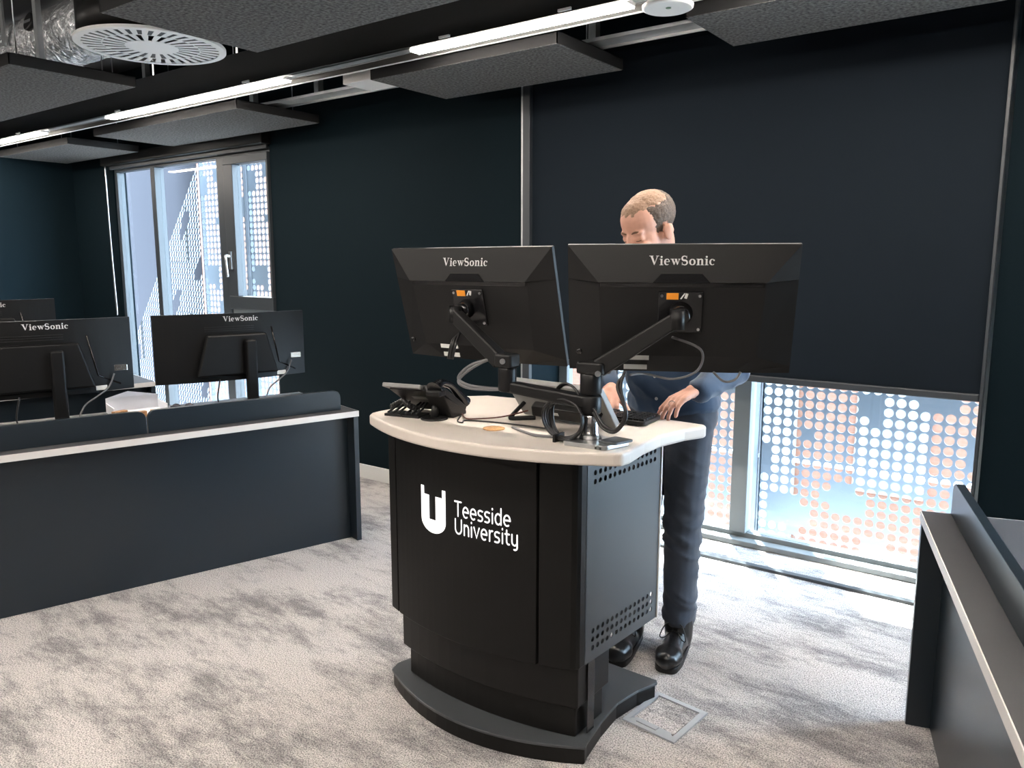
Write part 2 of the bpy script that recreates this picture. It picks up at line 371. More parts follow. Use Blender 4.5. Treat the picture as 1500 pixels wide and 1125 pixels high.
# ---- window_1 (left): fixed lights, casement with handle
w1 = thing('window_1', 'tall window behind the left bench with a narrow opening casement', None, (W1[0], YG, 0), kind='structure')
YF = YW + .012
f = MB(); f.box((W1[0], YF, 0), (W1[1], YF + .07, .07)); f.box((W1[0], YF, WT - .04), (W1[1], YF + .07, WT))
f.box((W1[0], YF, .07), (W1[0] + .045, YF + .07, WT - .04)); f.box((W1[1] - .03, YF, .07), (W1[1], YF + .07, WT - .04))
f.build('window_frame', 'frame_dark', w1, bevel=.004)
MB().box((-6.60, YF - .02, .07), (-6.535, YF + .07, WT - .04)).build('mullion', 'frame_dark', w1, bevel=.004)
MB().box((-5.63, YF - .02, .07), (-5.53, YF + .07, WT - .04)).build('mullion', 'frame_dark', w1, bevel=.004)
MB().box((-5.53, YF, 1.11), (-4.99, YF + .07, 1.15)).build('transom', 'frame_grey', w1, bevel=.004)
for a, b, lo, hi in ((W1[0] + .045, -6.60, .07, WT - .04), (-6.535, -5.63, .07, WT - .04), (-5.53, -4.99, .07, 1.11)):
    MB().box((a, YF + .03, lo), (b, YF + .036, hi)).build('pane', 'pane_glass', w1)
cs = MB(); c0, c1, cz0, cz1 = -5.53, -4.975, 1.15, WT - .04
cs.box((c0, YF - .03, cz0), (c1, YF + .05, cz0 + .10)); cs.box((c0, YF - .03, cz1 - .06), (c1, YF + .05, cz1)); cs.box((c0, YF - .03, cz0 + .1), (c0 + .12, YF + .05, cz1 - .06)); cs.box((c1 - .02, YF - .03, cz0 + .1), (c1, YF + .05, cz1 - .06))
cas = cs.build('casement', 'frame_dark', w1, bevel=.004)
MB().box((c0 + .12, YF + .015, cz0 + .1), (c1 - .02, YF + .021, cz1 - .06)).build('pane', 'pane_glass', cas)
hd = MB(); hd.box((c0 + .05, YF - .05, 1.46), (c0 + .08, YF - .03, 1.60)); hd.tube(spline([(c0 + .065, YF - .05, 1.56), (c0 + .065, YF - .085, 1.565), (c0 + .07, YF - .09, 1.52), (c0 + .075, YF - .085, 1.40)], 5), .011, 8)
hd.build('handle', 'steel', cas, label='silver lever handle')

# ---- blinds
bl = thing('roller_blind', 'large dark grey roller blind drawn most of the way down behind the man', 'blind', (W2[0], YW, 0))
MB().box((-2.60, YW - .002, .965), (-.335, YW + .004, 2.58)).build('fabric', 'blind', bl)
MB().box((-2.60, YW - .010, .935), (-.335, YW + .012, .968)).build('bottom_bar', 'frame_dark', bl, bevel=.006)
MB().box((-.335, YW - .028, 0), (-.322, YW + .012, 2.62)).build('side_channel', 'frame_dark', bl, bevel=.003, label='thin dark channel at the right edge')
MB().box((-2.660, YW - .030, 0), (-2.648, YW, 2.60)).build('side_channel', 'galv', bl, bevel=.003, label='bright silver channel at the left edge')
MB().box((-2.648, YW - .03, 0), (-2.60, YW, 2.60)).build('side_channel', 'frame_dark', bl, bevel=.003)
MB().lathe([(.045, -1.14), (.045, 1.14)], axis_m((-1.47, YW + .06, 2.60), (1, 0, 0)), 20).build('roller_tube', 'blind', bl)
bb = thing('roller_blind', 'raised roller blind in a slim black cassette above the left window', 'blind', (W1[0], YW, 0))
MB().box((W1[0] - .05, YW - .085, WT + .01), (W1[1] + .02, YW, WT + .10)).build('cassette', 'metal_black', bb, bevel=.008)
MB().box((W1[0], YW - .03, WT - .02), (W1[1] + .0, YW - .01, WT + .012)).build('bottom_bar', 'frame_dark', bb, bevel=.004)
ch = MB()
ch.tube(spline([(W1[0] - .03, YW - .05, WT + .03), (W1[0] - .035, YW - .05, 1.7), (W1[0] - .02, YW - .05, 1.12), (W1[0] - .0, YW - .055, 1.10), (W1[0] - .01, YW - .06, 1.7), (W1[0] - .015, YW - .06, WT + .03)], 8), .006, 6)
ch.build('pull_chain', 'steel', bb, label='thin hanging pull chain')

# ================================================================== OUTSIDE
def flat(X0, Y0, ang):
    ca, sa = math.cos(ang), math.sin(ang)
    return lambda u, w, d: (X0 + u * ca - d * sa, Y0 + u * sa + d * ca, w)
PT = .063
def pat_r(i, j):
    q = math.sin(i * 0.9 + j * 0.55) + math.sin(i * .37 - j * .8 + 1.3) + 0.9 * math.sin(j * .33 + i * .21 + 2)
    return q > -1.25
YS = 4.82
def screen_panel(name, u0, n, z0, nz, label, Fm, fr=True, hole=pat_r):
    r = thing(name, label, 'facade screen', Fm(u0, z0, 0), kind='structure')
    mb = MB(); perforated(mb, u0, z0, n, nz, PT, PT * .97, hole, .0262, Fm, .004, 12)
    mb.build('perforated_sheet', 'screen_metal', r)
    if fr:
        e = MB()
        for a in (u0, u0 + n * PT):
            vs = [Fm(a + s, w, d) for s in (-.006, .006) for w in (z0, z0 + nz * PT * .97) for d in (0, .05)]
            e.add(vs, [(0, 1, 3, 2), (4, 6, 7, 5), (0, 4, 5, 1), (2, 3, 7, 6), (0, 2, 6, 4), (1, 5, 7, 3)])
        e.build('panel_edge', 'screen_metal', r)
    return r
F0 = flat(0, YS, 0)
screen_panel('facade_screen', -2.70, 17, -.35, 86, 'perforated metal screen panel outside the right window, left of the bright fin', F0)
screen_panel('facade_screen', -1.60, 23, -.35, 86, 'perforated metal screen panel outside the right window, right of the bright fin', F0)
fin = thing('facade_fin', 'bright vertical metal fin between the screen panels outside the right window', 'facade fin', (-1.61, YS - .12, -.35), kind='structure')
MB().box((-1.63, YS - .30, -.4), (-1.615, YS, 4.9)).build('blade', 'screen_metal', fin, bevel=.002)
MB().box((-1.63, YS - .32, -.4), (-1.585, YS - .30, 4.9)).build('flange', 'white_paint', fin, bevel=.002)
rl = MB().box((-3.6, YS + .012, .285), (.4, YS + .04, .305)); rl.build('screen_rail', 'white_paint', label='thin white horizontal rail behind the perforated screen of the right window', cat='rail', kind='structure')
screen_panel('facade_screen', -7.62, 12, -.35, 58, 'perforated metal screen panel straight outside the middle of the left window', F0)
screen_panel('facade_screen', -6.80, 16, -.35, 58, 'perforated metal screen panel outside the narrow casement of the left window', F0)
# folded facet with a sloping top edge, to the left
FB = flat(-7.66, YS, R(172))
def sheared(u, w, d):
    x, y, z = FB(u, 0, d); return (x, y, w - u * .95)
r = thing('facade_screen', 'folded screen facet, plain above and perforated below a slanting line, outside the left window', 'facade screen', (-7.66, YS, 0), kind='structure')
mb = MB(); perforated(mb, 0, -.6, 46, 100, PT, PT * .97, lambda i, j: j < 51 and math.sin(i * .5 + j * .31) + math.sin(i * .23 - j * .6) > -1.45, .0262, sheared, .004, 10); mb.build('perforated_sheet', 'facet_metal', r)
# opposite building
ob = thing('brick_building', 'orange brick building seen through the perforated screen', 'building', (-9, 13, -6))
MB().box((-20.7, 13, -8), (4, 16, 9)).build('wall', 'brick_orange', ob)
for a in (-4.35, -9.2, -14.0):
    MB().box((a, 12.9, -8), (a + .62, 13, 9)).build('pilaster', 'brick_white', ob)
for a in (-2.75, -7.4, -11.8, -16.6):
    for z in (-4.8, -2.0, 1.1, 4.2):
        wn = MB().box((a - .06, 12.93, z - .06), (a + .96, 13, z + 1.62)).build('window', 'brick_white', ob)
        MB().box((a, 12.91, z), (a + .9, 12.93, z + 1.56)).build('pane', 'glass_green', wn)
pb_ = thing('pale_building', 'pale grey building beyond the folded screen facet at the left window', 'building', (-31, 14, -8))  # added so less bright sky shows through the facet holes
MB().box((-46, 13.6, -8), (-20.9, 17, 10)).build('wall', 'pale_render', pb_)
for a in range(8):
    for z in (-4.8, -1.6, 1.6, 4.8): MB().box((-44.5 + a * 3, 13.55, z), (-43.3 + a * 3, 13.6, z + 1.6)).build('window', 'glass_green', pb_)
gr = MB().box((-40, YG + .6, -8.2), (30, 60, -8)); gr.build('street', 'paving', kind='structure')

# ================================================================== CEILING SERVICES
def raft(x0, x1, y0, y1, label, z=2.44):
    t = thing('acoustic_raft', label, 'ceiling panel', ((x0 + x1) / 2, (y0 + y1) / 2, z), group='suspended acoustic rafts')
    MB().box((x0 + .004, y0 + .004, z), (x1 - .004, y1 - .004, z + .035)).build('board', 'raft', t)
    rm = MB(); h = .055
    rm.box((x0, y0, z + .002), (x1, y0 + .004, z + h)); rm.box((x0, y1 - .004, z + .002), (x1, y1, z + h)); rm.box((x0, y0, z + .002), (x0 + .004, y1, z + h)); rm.box((x1 - .004, y0, z + .002), (x1, y1, z + h)); rm.box((x0, y0, z + h - .004), (x1, y1, z + h))
    rm.build('rim', 'raft_rim', t)
    for x in (x0 + .15, x1 - .15):
        for y in (y0 + .1, y1 - .1): MB().tube([(x, y, z + h), (x, y, ZC)], .003, 6).build('hanger_wire', 'steel', t)
raft(-7.92, -6.62, 3.06, 3.64, 'small grey acoustic raft nearest the left wall')
raft(-6.08, -4.30, 3.00, 3.64, 'pale-lit acoustic raft above the left window')
raft(-3.10, -1.95, 2.97, 3.56, 'dark acoustic raft above the gap between the podium monitors')
raft(-1.36, .44, 2.97, 3.47, 'dark acoustic raft at the top right, above the blind')
raft(-6.10, -4.24, 1.72, 2.34, 'acoustic raft at the left edge below the silver duct')
raft(-3.12, -1.30, 1.60, 2.30, 'big acoustic raft at the top edge right of the swirl diffuser')

# swirl diffuser
DX, DY, DZ = -3.52, 2.03, 2.47
dif = thing('swirl_diffuser', 'round white swirl air diffuser with radial slots in the ceiling', 'air diffuser', (DX, DY, DZ))
def ring_sector(mb, r0, r1, a0, a1, n, z0, z1, sw=0.0):
    pts = [(r0 * math.cos(a0 + (a1 - a0) * k / n), r0 * math.sin(a0 + (a1 - a0) * k / n)) for k in range(n + 1)]
    pts += [(r1 * math.cos(a1 + sw + (a0 - a1) * k / n), r1 * math.sin(a1 + sw + (a0 - a1) * k / n)) for k in range(n + 1)]
    mb.prism(pts, z0, z1, Matrix.Translation((DX, DY, DZ)))
pl = MB(); N = 36
for k in range(N):
    a = 2 * PI * k / N; s = 2 * PI / N
    ring_sector(pl, .285, .31, a, a + s, 2, -.004, .0); ring_sector(pl, .20, .205, a, a + s, 2, -.002, 0)
    ring_sector(pl, .205, .285, a, a + s * .55, 2, -.002, 0, .05)
for k in range(24):
    a = 2 * PI * k / 24; s = 2 * PI / 24
    ring_sector(pl, .112, .20, a, a + s * .55, 2, -.002, 0, .06); ring_sector(pl, .0, .112, a, a + s, 2, -.003, 0)
pl.build('face_plate', 'white_paint', dif)
MB().lathe([(.300, .012), (.300, .17)], Matrix.Translation((DX, DY, DZ)), 40).build('plenum', 'metal_black', dif)
cr = MB()
for k in range(N): ring_sector(cr, .308, .316, 2 * PI * k / N, 2 * PI * (k + 1) / N, 2, -.003, .010)
cr.build('collar', 'white_paint', dif)

# ducts
def duct(name, label, x0, x1, y, z, r):
    t = thing(name, label, 'duct', (x0, y, z)); n = 60; mb = MB(); pts = []; rs = []
    for i in range(n + 1):
        pts.append((x0 + (x1 - x0) * i / n, y, z)); rs.append(r * (1 + .02 * math.sin(i * 2.3) + .015 * random.uniform(-1, 1)))
    mb.tube(pts, rs, 28); mb.build('foil_wrap', 'foil', t)
    for i in range(4):
        x = x0 + (x1 - x0) * (i + .5) / 4
        for yy in (y - r - .024, y + r + .024): MB().box((x - .02, yy - .006, z - r * .2), (x + .02, yy + .006, ZC)).build('hanger_strap', 'galv', t)
    return t
d1 = duct('foil_duct', 'fat foil-wrapped silver duct above the raft in the upper left corner', -7.9, -4.1, 2.42, 2.86, .17)
MB().lathe([(.055, 0), (.055, .02), (.045, .024)], axis_m((-5.22, 2.262, 2.92), (0, -1, .25)), 20).build('access_cap', 'plastic_black', d1, label='round black access cap')
MB().box((-5.26, 2.236, 2.915), (-5.18, 2.245, 2.93)).build('cap_bar', 'steel', d1)
duct('foil_duct', 'slim foil-wrapped duct showing between the big raft and the black lighting beam', -4.0, 2.4, 2.50, 2.74, .125)
st = MB().box((-4.985, 2.17, 2.50), (-4.945, 2.20, ZC)); st.build('steel_strut', 'galv', label='vertical galvanised strut in front of the fat silver duct', cat='strut')
sp = MB(); sp.box((-4.28, 1.98, 2.90), (-3.2, 2.12, 2.98)); sp.build('steel_channel', 'galv', label='galvanised steel channel crossing above the swirl diffuser', cat='steel channel', bevel=.004)
# lighting beam with LED strips and cable tray
bm = thing('lighting_beam', 'long black lighting beam running across the ceiling', 'lighting beam', (-3, 2.74, 2.46))
MB().box((XL, 2.72, 2.47), (XR, 2.75, 2.64)).build('fascia', 'metal_black', bm, bevel=.003)
MB().box((XL, 2.75, 2.485), (XR, 2.83, 2.50)).build('soffit', 'galv', bm)
for k, (a, b) in enumerate(((-8.0, -6.40), (-5.42, -3.55), (-2.62, -1.50), (-1.15, .75))):
    lt = thing('led_strip_light', ['leftmost LED strip light, cut by the left edge', 'LED strip light above the left window', 'LED strip light running off the top edge above the podium', 'LED strip light beyond the top right edge'][k], 'strip light', ((a + b) / 2, 2.79, 2.47), group='LED strip lights along the black beam')
    MB().box((a, 2.757, 2.47), (b, 2.825, 2.486)).build('housing', 'white_paint', lt)
    MB().box((a + .004, 2.760, 2.464), (b - .004, 2.822, 2.470)).build('diffuser', 'led', lt)
    MB().box((a + .05, 2.765, 2.502), (b - .05, 2.818, 2.506)).build('uplight', 'led_up', lt)  # added glowing strip, throws extra light up onto the foil ducts
    for x in (a + .25, b - .25): MB().box((x - .03, 2.712, 2.474), (x + .03, 2.720, 2.484)).build('clip', 'white_paint', lt)
ty = thing('cable_tray', 'grey steel cable tray beside the LED strip lights', 'cable tray', (-3, 2.9, 2.5))
t = MB(); t.box((XL, 2.925, 2.485), (XR, 2.929, 2.58)); t.box((XL, 2.86, 2.576), (XR, 2.925, 2.58)); t.build('tray', 'tray_grey', ty)
MB().box((XL, 2.929, 2.483), (XR, 2.943, 2.489)).build('lip', 'white_paint', ty)
for k in range(26):
    x = -7.9 + k * .4
    MB().box((x, 2.88, 2.52), (x + .05, 2.925, 2.526)).build('bracket', 'steel', ty)
for k in range(9):
    MB().tube([(-7.7 + k * .9, 2.88, 2.58), (-7.7 + k * .9, 2.88, ZC - .002)], .006, 6).build('drop_rod', 'steel', ty)
cb = MB()
for q in range(3): cb.tube(spline([(-7.8 + i * .3, 2.885 + q * .010 + .002 * math.sin(i * 1.7 + q), 2.512 - .004 * abs(math.sin(i * 2.1 + q))) for i in range(22)], 3), .005, 6)
cb.build('cable_run', 'cable_grey', label='grey cables slung under the cable tray by the LED strips', cat='cable')
t2 = thing('service_rail', 'pale grey service rail with a bright lower lip close to the back wall', 'service rail', (-3, 3.4, 2.48))
MB().box((-6.2, 3.28, 2.515), (-.95, 3.38, 2.53)).build('web', 'galv', t2); MB().box((-6.2, 3.38, 2.503), (-.95, 3.388, 2.55)).build('lip', 'steel', t2)
for k in range(8): MB().box((-5.9 + k * .65, 3.31, 2.53), (-5.86 + k * .65, 3.35, ZC)).build('post', 'galv', t2)
jb = MB().box((-3.40, 3.05, 2.47), (-3.12, 3.26, 2.56)); jb.build('junction_box', 'white_paint', label='white junction box at the left end of the dark raft', cat='junction box', bevel=.004)
SX_, SY_, SZ_ = -1.364, 2.823, 2.436
ap = thing('ceiling_sensor', 'round white ceiling unit at the top edge right of the LED strip', 'ceiling sensor', (SX_, SY_, SZ_))
MB().lathe([(.086, 0), (.094, .004), (.095, .014), (.080, .026), (.05, .032)], Matrix.Translation((SX_, SY_, SZ_)), 36).build('shell', 'white_paint', ap)
MB().lathe([(.010, -.002), (.010, .002)], Matrix.Translation((SX_ + .01, SY_ - .015, SZ_)), 12).build('indicator', 'sensor_led', ap)
MB().tube([(SX_, SY_, SZ_ + .03), (SX_, SY_, 2.485)], .02, 10).build('stem', 'white_paint', ap)
# unseen LED beams added outside the frame to light the near carpet
for q, yy in enumerate((0.55, -1.7)):
    nb = thing('lighting_beam', ['black lighting beam above the photographer', 'black lighting beam at the rear of the room'][q], 'lighting beam', (-3, yy, 2.5))
    MB().box((XL, yy - .06, 2.47), (XR, yy - .03, 2.64)).build('fascia', 'metal_black', nb)
    for k, (a, b) in enumerate(((-6.9, -5.0), (-4.2, -2.3), (-1.5, .4))):
        lt = thing('led_strip_light', ['LED strip light %s the photographer, %s of three', 'LED strip light %s the photographer, %s of three'][0] % (('above', 'behind')[q], ('leftmost', 'middle', 'rightmost')[k]), 'strip light', ((a + b) / 2, yy, 2.47), group='LED strip lights outside the picture')
        MB().box((a, yy - .03, 2.47), (b, yy + .04, 2.486)).build('housing', 'white_paint', lt)
        MB().box((a + .004, yy - .027, 2.464), (b - .004, yy + .037, 2.470)).build('diffuser', 'led', lt)
        MB().box((a + .05, yy - .02, 2.486), (b - .05, yy + .03, 2.49)).build('uplight', 'led_up', lt)  # added glow on the unseen beams, reaches the near side of the ducts

# ================================================================== LECTERN
LX0, LX1, LC = -1.905, -1.132, -1.5185
lec = thing('lectern', 'black height-adjustable university lectern with a cream top in the centre', 'lectern', (LC, 2.05, 0))
def bow(x, y0, b, half=.39): return y0 - b * (1 - ((x - LC) / half) ** 2)
# base
bp = []
for k in range(17): x = -1.90 + k * (.79 / 16); bp.append((x, bow(x, 1.865, .115, .395)))
bp += [(-1.118, 1.90), (-1.138, 2.02), (-1.148, 2.14), (-1.130, 2.25), (-1.100, 2.33), (-1.110, 2.345), (-1.30, 2.35), (-1.74, 2.35), (-1.92, 2.345), (-1.935, 2.33), (-1.90, 2.25), (-1.885, 2.14), (-1.895, 2.0), (-1.915, 1.90)]
MB().prism(bp, 0.0, .052).build('base', 'metal_black', lec, bevel=.004)
MB().prism([(LC + (x - LC) * 1.012, 2.05 + (y - 2.05) * 1.02) for x, y in bp], .052, .062).build('base_plate', 'metal_grey_dark', lec, bevel=.003)
# telescopic column, two tiers
def tier(x0, x1, y0, b, y1, z0, z1, name):
    p = [(x0 + (x1 - x0) * k / 14, bow(x0 + (x1 - x0) * k / 14, y0, b, (x1 - x0) / 2)) for k in range(15)] + [(x1, y1), (x0, y1)]
    return MB().prism(p, z0, z1).build(name, 'metal_black', lec, bevel=.004)
tier(-1.838, -1.156, 1.888, .050, 2.06, .062, .168, 'lower_column')
tier(-1.856, -1.140, 1.872, .055, 2.07, .168, .34, 'upper_column')
sd = MB().box((-1.1375, 1.93, .065), (-1.135, 1.97, .30)); sd.build('column_seam', 'plastic_gloss', lec)
# body: bowed front panel, corner panels, perforated side panels, back
ZB, ZT = .302, .962
def bodyY(x): return bow(x, 1.858, .075, .387)
def front_piece(xa, xb, name, m, dz=0, off=0.0, y1=None, n=14):
    p = [(xa + (xb - xa) * k / n, bodyY(xa + (xb - xa) * k / n) + off) for k in range(n + 1)]
    p += [(xb, bodyY(xb) + .03), (xa, bodyY(xa) + .03)]
    return MB().prism(p, ZB + dz, ZT).build(name, m, lec, bevel=.003)
front_piece(-1.842, -1.252, 'front_panel', 'laminate_black', n=20)
fp = [o for o in lec.children if o.name.startswith('front_panel')][0]
def corner_piece(xa, xb, left):
    n = 6; p = [(xa + (xb - xa) * k / n, bodyY(xa + (xb - xa) * k / n)) for k in range(n + 1)]
    if left: p = [(xa, 1.905)] + [(xa + .002, 1.88)] + p[1:] + [(xb, bodyY(xb) + .03), (xa + .03, 1.905)]
    else: p = p[:-1] + [(xb - .006, 1.862), (xb, 1.874), (xb, 1.905), (xb - .03, 1.905), (xa, bodyY(xa) + .03)]
    MB().prism(p, ZB, ZT).build('corner_panel', 'laminate_black', lec, bevel=.004)
corner_piece(LX0, -1.846, True); corner_piece(-1.246, LX1, False)
NX, NZ = 16, 24; SX0, SX1 = 1.905, 2.335
def side(x, sgn):
    pxs = (SX1 - SX0) / NX; pzs = (ZT - ZB) / NZ; mb = MB()
    def F(u, w, d): return (x - sgn * d + (u - SX0) * .06 * sgn, u, w)
    perforated(mb, SX0, ZB, NX, NZ, pxs, pzs, lambda i, j: (1 <= i < 15) and (j in (1, 2, 3) or j in (20, 21, 22)), .0085, F, .003, 12)
    if sgn < 0: mb.f = [fa[::-1] for fa in mb.f]
    mb.build('side_panel', 'metal_grey_dark', lec, label='dark grey metal side panel with rows of round vent holes')
    e = MB().box((x + sgn * .022, SX1 - .002, ZB), (x + sgn * .03, SX1 + .006, ZT)); e.build('edge_strip', 'edge_light', lec, label='pale edge strip')
side(LX1, 1); side(LX0, -1)
inn = MB(); inn.box((LX0 + .03, 1.90, ZB + .01), (LX1 - .03, 2.30, ZB + .02)); inn.box((LX0 + .03, 2.28, ZB + .01), (LX1 - .03, 2.30, ZT)); inn.box((LX0 + .03, 1.90, ZB + .02), (LX0 + .035, 2.28, ZT)); inn.box((LX1 - .035, 1.90, ZB + .02), (LX1 - .03, 2.28, ZT)); inn.build('inner_carcass', 'metal_black', lec)
# table top
tp = []
for k in range(25): x = -1.925 + k * (.935 / 24); tp.append((x, 1.80 - .135 * (1 - ((x + 1.4575) / .4675) ** 2)))
tp = [(-1.945, 1.86), (-1.942, 1.825)] + tp + [(-.972, 1.815), (-.968, 1.85), (-.985, 1.97), (-.988, 2.08), (-.965, 2.20), (-.935, 2.275), (-.935, 2.295), (-.95, 2.31), (-1.30, 2.335), (-1.70, 2.36), (-1.84, 2.34), (-1.90, 2.28), (-1.93, 2.10)]
MB().prism(tp, .962, 1.0).build('table_top', 'top_cream', lec, bevel=.008, bseg=3, label='cream laminate top with a bowed front edge')
MB().lathe([(.034, 1.0), (.034, 1.0018), (.028, 1.002)], Matrix.Translation((-1.443, 1.862, 0)), 24).build('cable_port', 'cork', lec, label='round tan cable port disc')
# emblem + lettering on the bowed front
def onfront(u, v): return (u, bodyY(u) - .0025, v)
k = .00095; ex, ez = -1.690, .797
out = [(0, 0), (12, 0), (12, -27), (32, -29), (32, -108)]
lft = [(0, 0), (12, 0), (12, -28), (32, -28), (32, -112), (0, -112)]; rgt = [(92, 0), (80, 0), (80, -28), (56, -28), (56, -112), (92, -112)]
bot = [(0, -112)] + [(46 - 46 * math.cos(PI * q / 18), -112 - 46 * math.sin(PI * q / 18)) for q in range(1, 18)] + [(92, -112)]
em = text_mesh([[(ex + a * k * 1.32, ez + b * k) for a, b in p] for p in (lft, rgt[::-1], bot)], onfront)
em.build('emblem', 'sign_white', fp, label='white shield-shaped U emblem')
polys, w = text_polys('Teesside', MONO, .066, .11, .080)
text_mesh([[(-1.535 + a * .86, .727 + b) for a, b in p] for p in polys], onfront).build('lettering', 'sign_white', fp)
polys, w = text_polys('University', MONO, .066, .11, .080)
text_mesh([[(-1.535 + a * .85, .670 + b) for a, b in p] for p in polys], onfront).build('lettering', 'sign_white', fp)

# ================================================================== PODIUM MONITORS
def podium_monitor(label, loc, yaw, tilt, port):
    W, H = .613 / 2, .365 / 2
    t = thing('monitor', label, 'monitor', loc, (R(tilt), 0, R(yaw)), group='monitors on the podium arm')
    MB().box((-W, -.004, -H), (W, .010, H)).build('bezel', 'plastic_black', t, local=True, bevel=.002)
    MB().box((-W + .006, .010, -H + .012), (W - .006, .0112, H - .006)).build('screen', 'screen_glass', t, local=True)
    a, zt, d1, d2 = .085, .088, -.040, -.030       # ledge line
    xi = W - a
    vs = [(-W, -.004, H), (W, -.004, H), (xi, d1, zt), (-xi, d1, zt),      # upper slope 0-3
          (-xi, d2, zt - .004), (xi, d2, zt - .004),                       # under the ledge 4,5
          (-xi + .01, d2, -H + .055), (xi - .01, d2, -H + .055),           # main lower 6,7
          (-W, -.004, -H + .02), (W, -.004, -H + .02),                     # sides bottom 8,9
          (-xi + .07, -.012, -H), (xi - .07, -.012, -H), (-W, -.004, -H), (W, -.004, -H),
          (-W, -.004, zt), (W, -.004, zt)]
    fs = [(3, 2, 1, 0), (4, 5, 2, 3), (6, 7, 5, 4), (14, 3, 0), (8, 6, 4, 14), (14, 4, 3), (1, 2, 15), (15, 5, 7, 9), (15, 2, 5), (10, 11, 7, 6), (12, 10, 6, 8), (11, 13, 9, 7)]
    sh = MB().add(vs, fs).build('rear_shell', 'plastic_mid', t, local=True)
    nx = .075
    MB().add([(-nx, d1 - .0005, zt + .0), (nx, d1 - .0005, zt), (nx * .72, d1 + .006, zt + .022), (-nx * .72, d1 + .006, zt + .022), (-nx, d2, zt - .005), (nx, d2, zt - .005)], [(0, 1, 2, 3), (4, 5, 1, 0)]).build('grip_recess', 'plastic_gloss', sh, local=True)
    MB().box((-xi + .005, d2 - .0015, zt - .016), (xi - .005, d2 + .002, zt - .003)).build('vent_slot', 'plastic_gloss', sh, local=True)
    s0 = Vector((0, -.004, H)); s1 = Vector((0, d1, zt)); dv = (s0 - s1).normalized(); nn = Vector((0, -dv.z, dv.y)).normalized()
    if nn.y > 0: nn = -nn
    polys, w = text_polys('ViewSonic', ROMAN, .036, .035)
    base = s1 + dv * .046 + nn * .0012
    text_mesh([[(u - w / 2, v) for u, v in p] for p in polys], lambda u, v: base + Vector((u, 0, 0)) + dv * v).build('lettering', 'letter_silver', t, local=True)
    pl = MB().box((-.060, d2 - .008, -.055), (.060, d2, .062)).build('mount_plate', 'plastic_gloss', t, local=True, bevel=.003)
    for x in (-.05, .05):
        for z in (-.045, .05): MB().lathe([(.004, 0), (.004, .003)], axis_m((x, d2 - .008, z), (0, -1, 0)), 10).build('screw', 'steel', pl, local=True)
    MB().box((-.038, d2 - .0092, .040), (-.006, d2 - .008, .058)).build('sticker', 'label_orange', pl, local=True, label='small orange warning sticker')
    st = MB(); polys = [[(-.002, .042), (.002, .041), (.012, .057), (.009, .058)], [(.009, .044), (.016, .042), (.020, .056), (.013, .058)]]
    text_mesh(polys, lambda u, v: Vector((u, d2 - .009, v))).build('sticker', 'label_white', pl, local=True, label='white pictogram')
    MB().box((-.15, -.0315, -H + .042), (-.08, -.0245, -H + .055), None).build('label_plate', 'label_white', t, local=True)
    MB().box((-.150, -.023, -H + .010), (-.085, -.021, -H + .024)).build('label_plate', 'label_white', t, local=True)
    MB().lathe([(.008, 0), (.008, .004), (.005, .005)], axis_m((-W + .03, -.016, -H + .06), (0, -1, 0)), 16).build('joystick', 'plastic_gloss', t, local=True)
    return t
ML = ((-1.551, 1.914, 1.374), 2.1, 15.1); MR = ((-.914, 2.019, 1.377), 27.0, 15.1)
podium_monitor('black podium monitor on the left arm, beside the wall strip, seen from behind', *ML, 0)
podium_monitor('black podium monitor on the right arm, in front of the man, seen from behind', *MR, 1)

# ---- dual monitor arm
arm = thing('dual_monitor_mount', 'black dual monitor arm clamped to the front of the lectern top', 'monitor mount', (-1.11, 1.87, 1.0))
AX, AY = -1.108, 1.875
MB().lathe([(.019, 1.045), (.019, 1.20)], Matrix.Translation((AX, AY, 0)), 20).build('post', 'plastic_black', arm)
MB().lathe([(.034, 1.012), (.024, 1.03), (.022, 1.075), (.024, 1.08)], Matrix.Translation((AX, AY, 0)), 24).build('foot', 'chrome', arm)
MB().prism(round_poly([(-1.155, 1.80), (-1.02, 1.81), (-1.00, 1.91), (-1.13, 1.93)], .012), 1.0, 1.013).build('clamp_plate', 'steel', arm, bevel=.002)
MB().prism(round_poly([(-1.062, 1.835), (-1.005, 1.835), (-.985, 1.905), (-1.05, 1.915)], .01), 1.013, 1.020).build('clamp_cover', 'metal_grey_dark', arm, bevel=.002)
for x in (-1.035, -1.05): MB().box((x, 1.801, 1.003), (x + .004, 1.804, 1.010)).build('slot', 'plastic_gloss', arm)
MB().lathe([(.028, 1.085), (.030, 1.09), (.030, 1.132), (.027, 1.137)], Matrix.Translation((AX, AY, 0)), 24).build('collar', 'plastic_black', arm)
def beam(p, q, w, h, w2=None, h2=None):
    p, q = Vector(p), Vector(q); M = axis_m(p, q - p); L = (q - p).length; w2 = w2 or w; h2 = h2 or h; mb = MB()
    mb.add([M @ Vector(c) for c in ((-w, -h, 0), (w, -h, 0), (w, h, 0), (-w, h, 0), (-w2, -h2, L), (w2, -h2, L), (w2, h2, L), (-w2, h2, L))], [(3, 2, 1, 0), (4, 5, 6, 7), (0, 1, 5, 4), (1, 2, 6, 5), (2, 3, 7, 6), (3, 0, 4, 7)])
    return mb
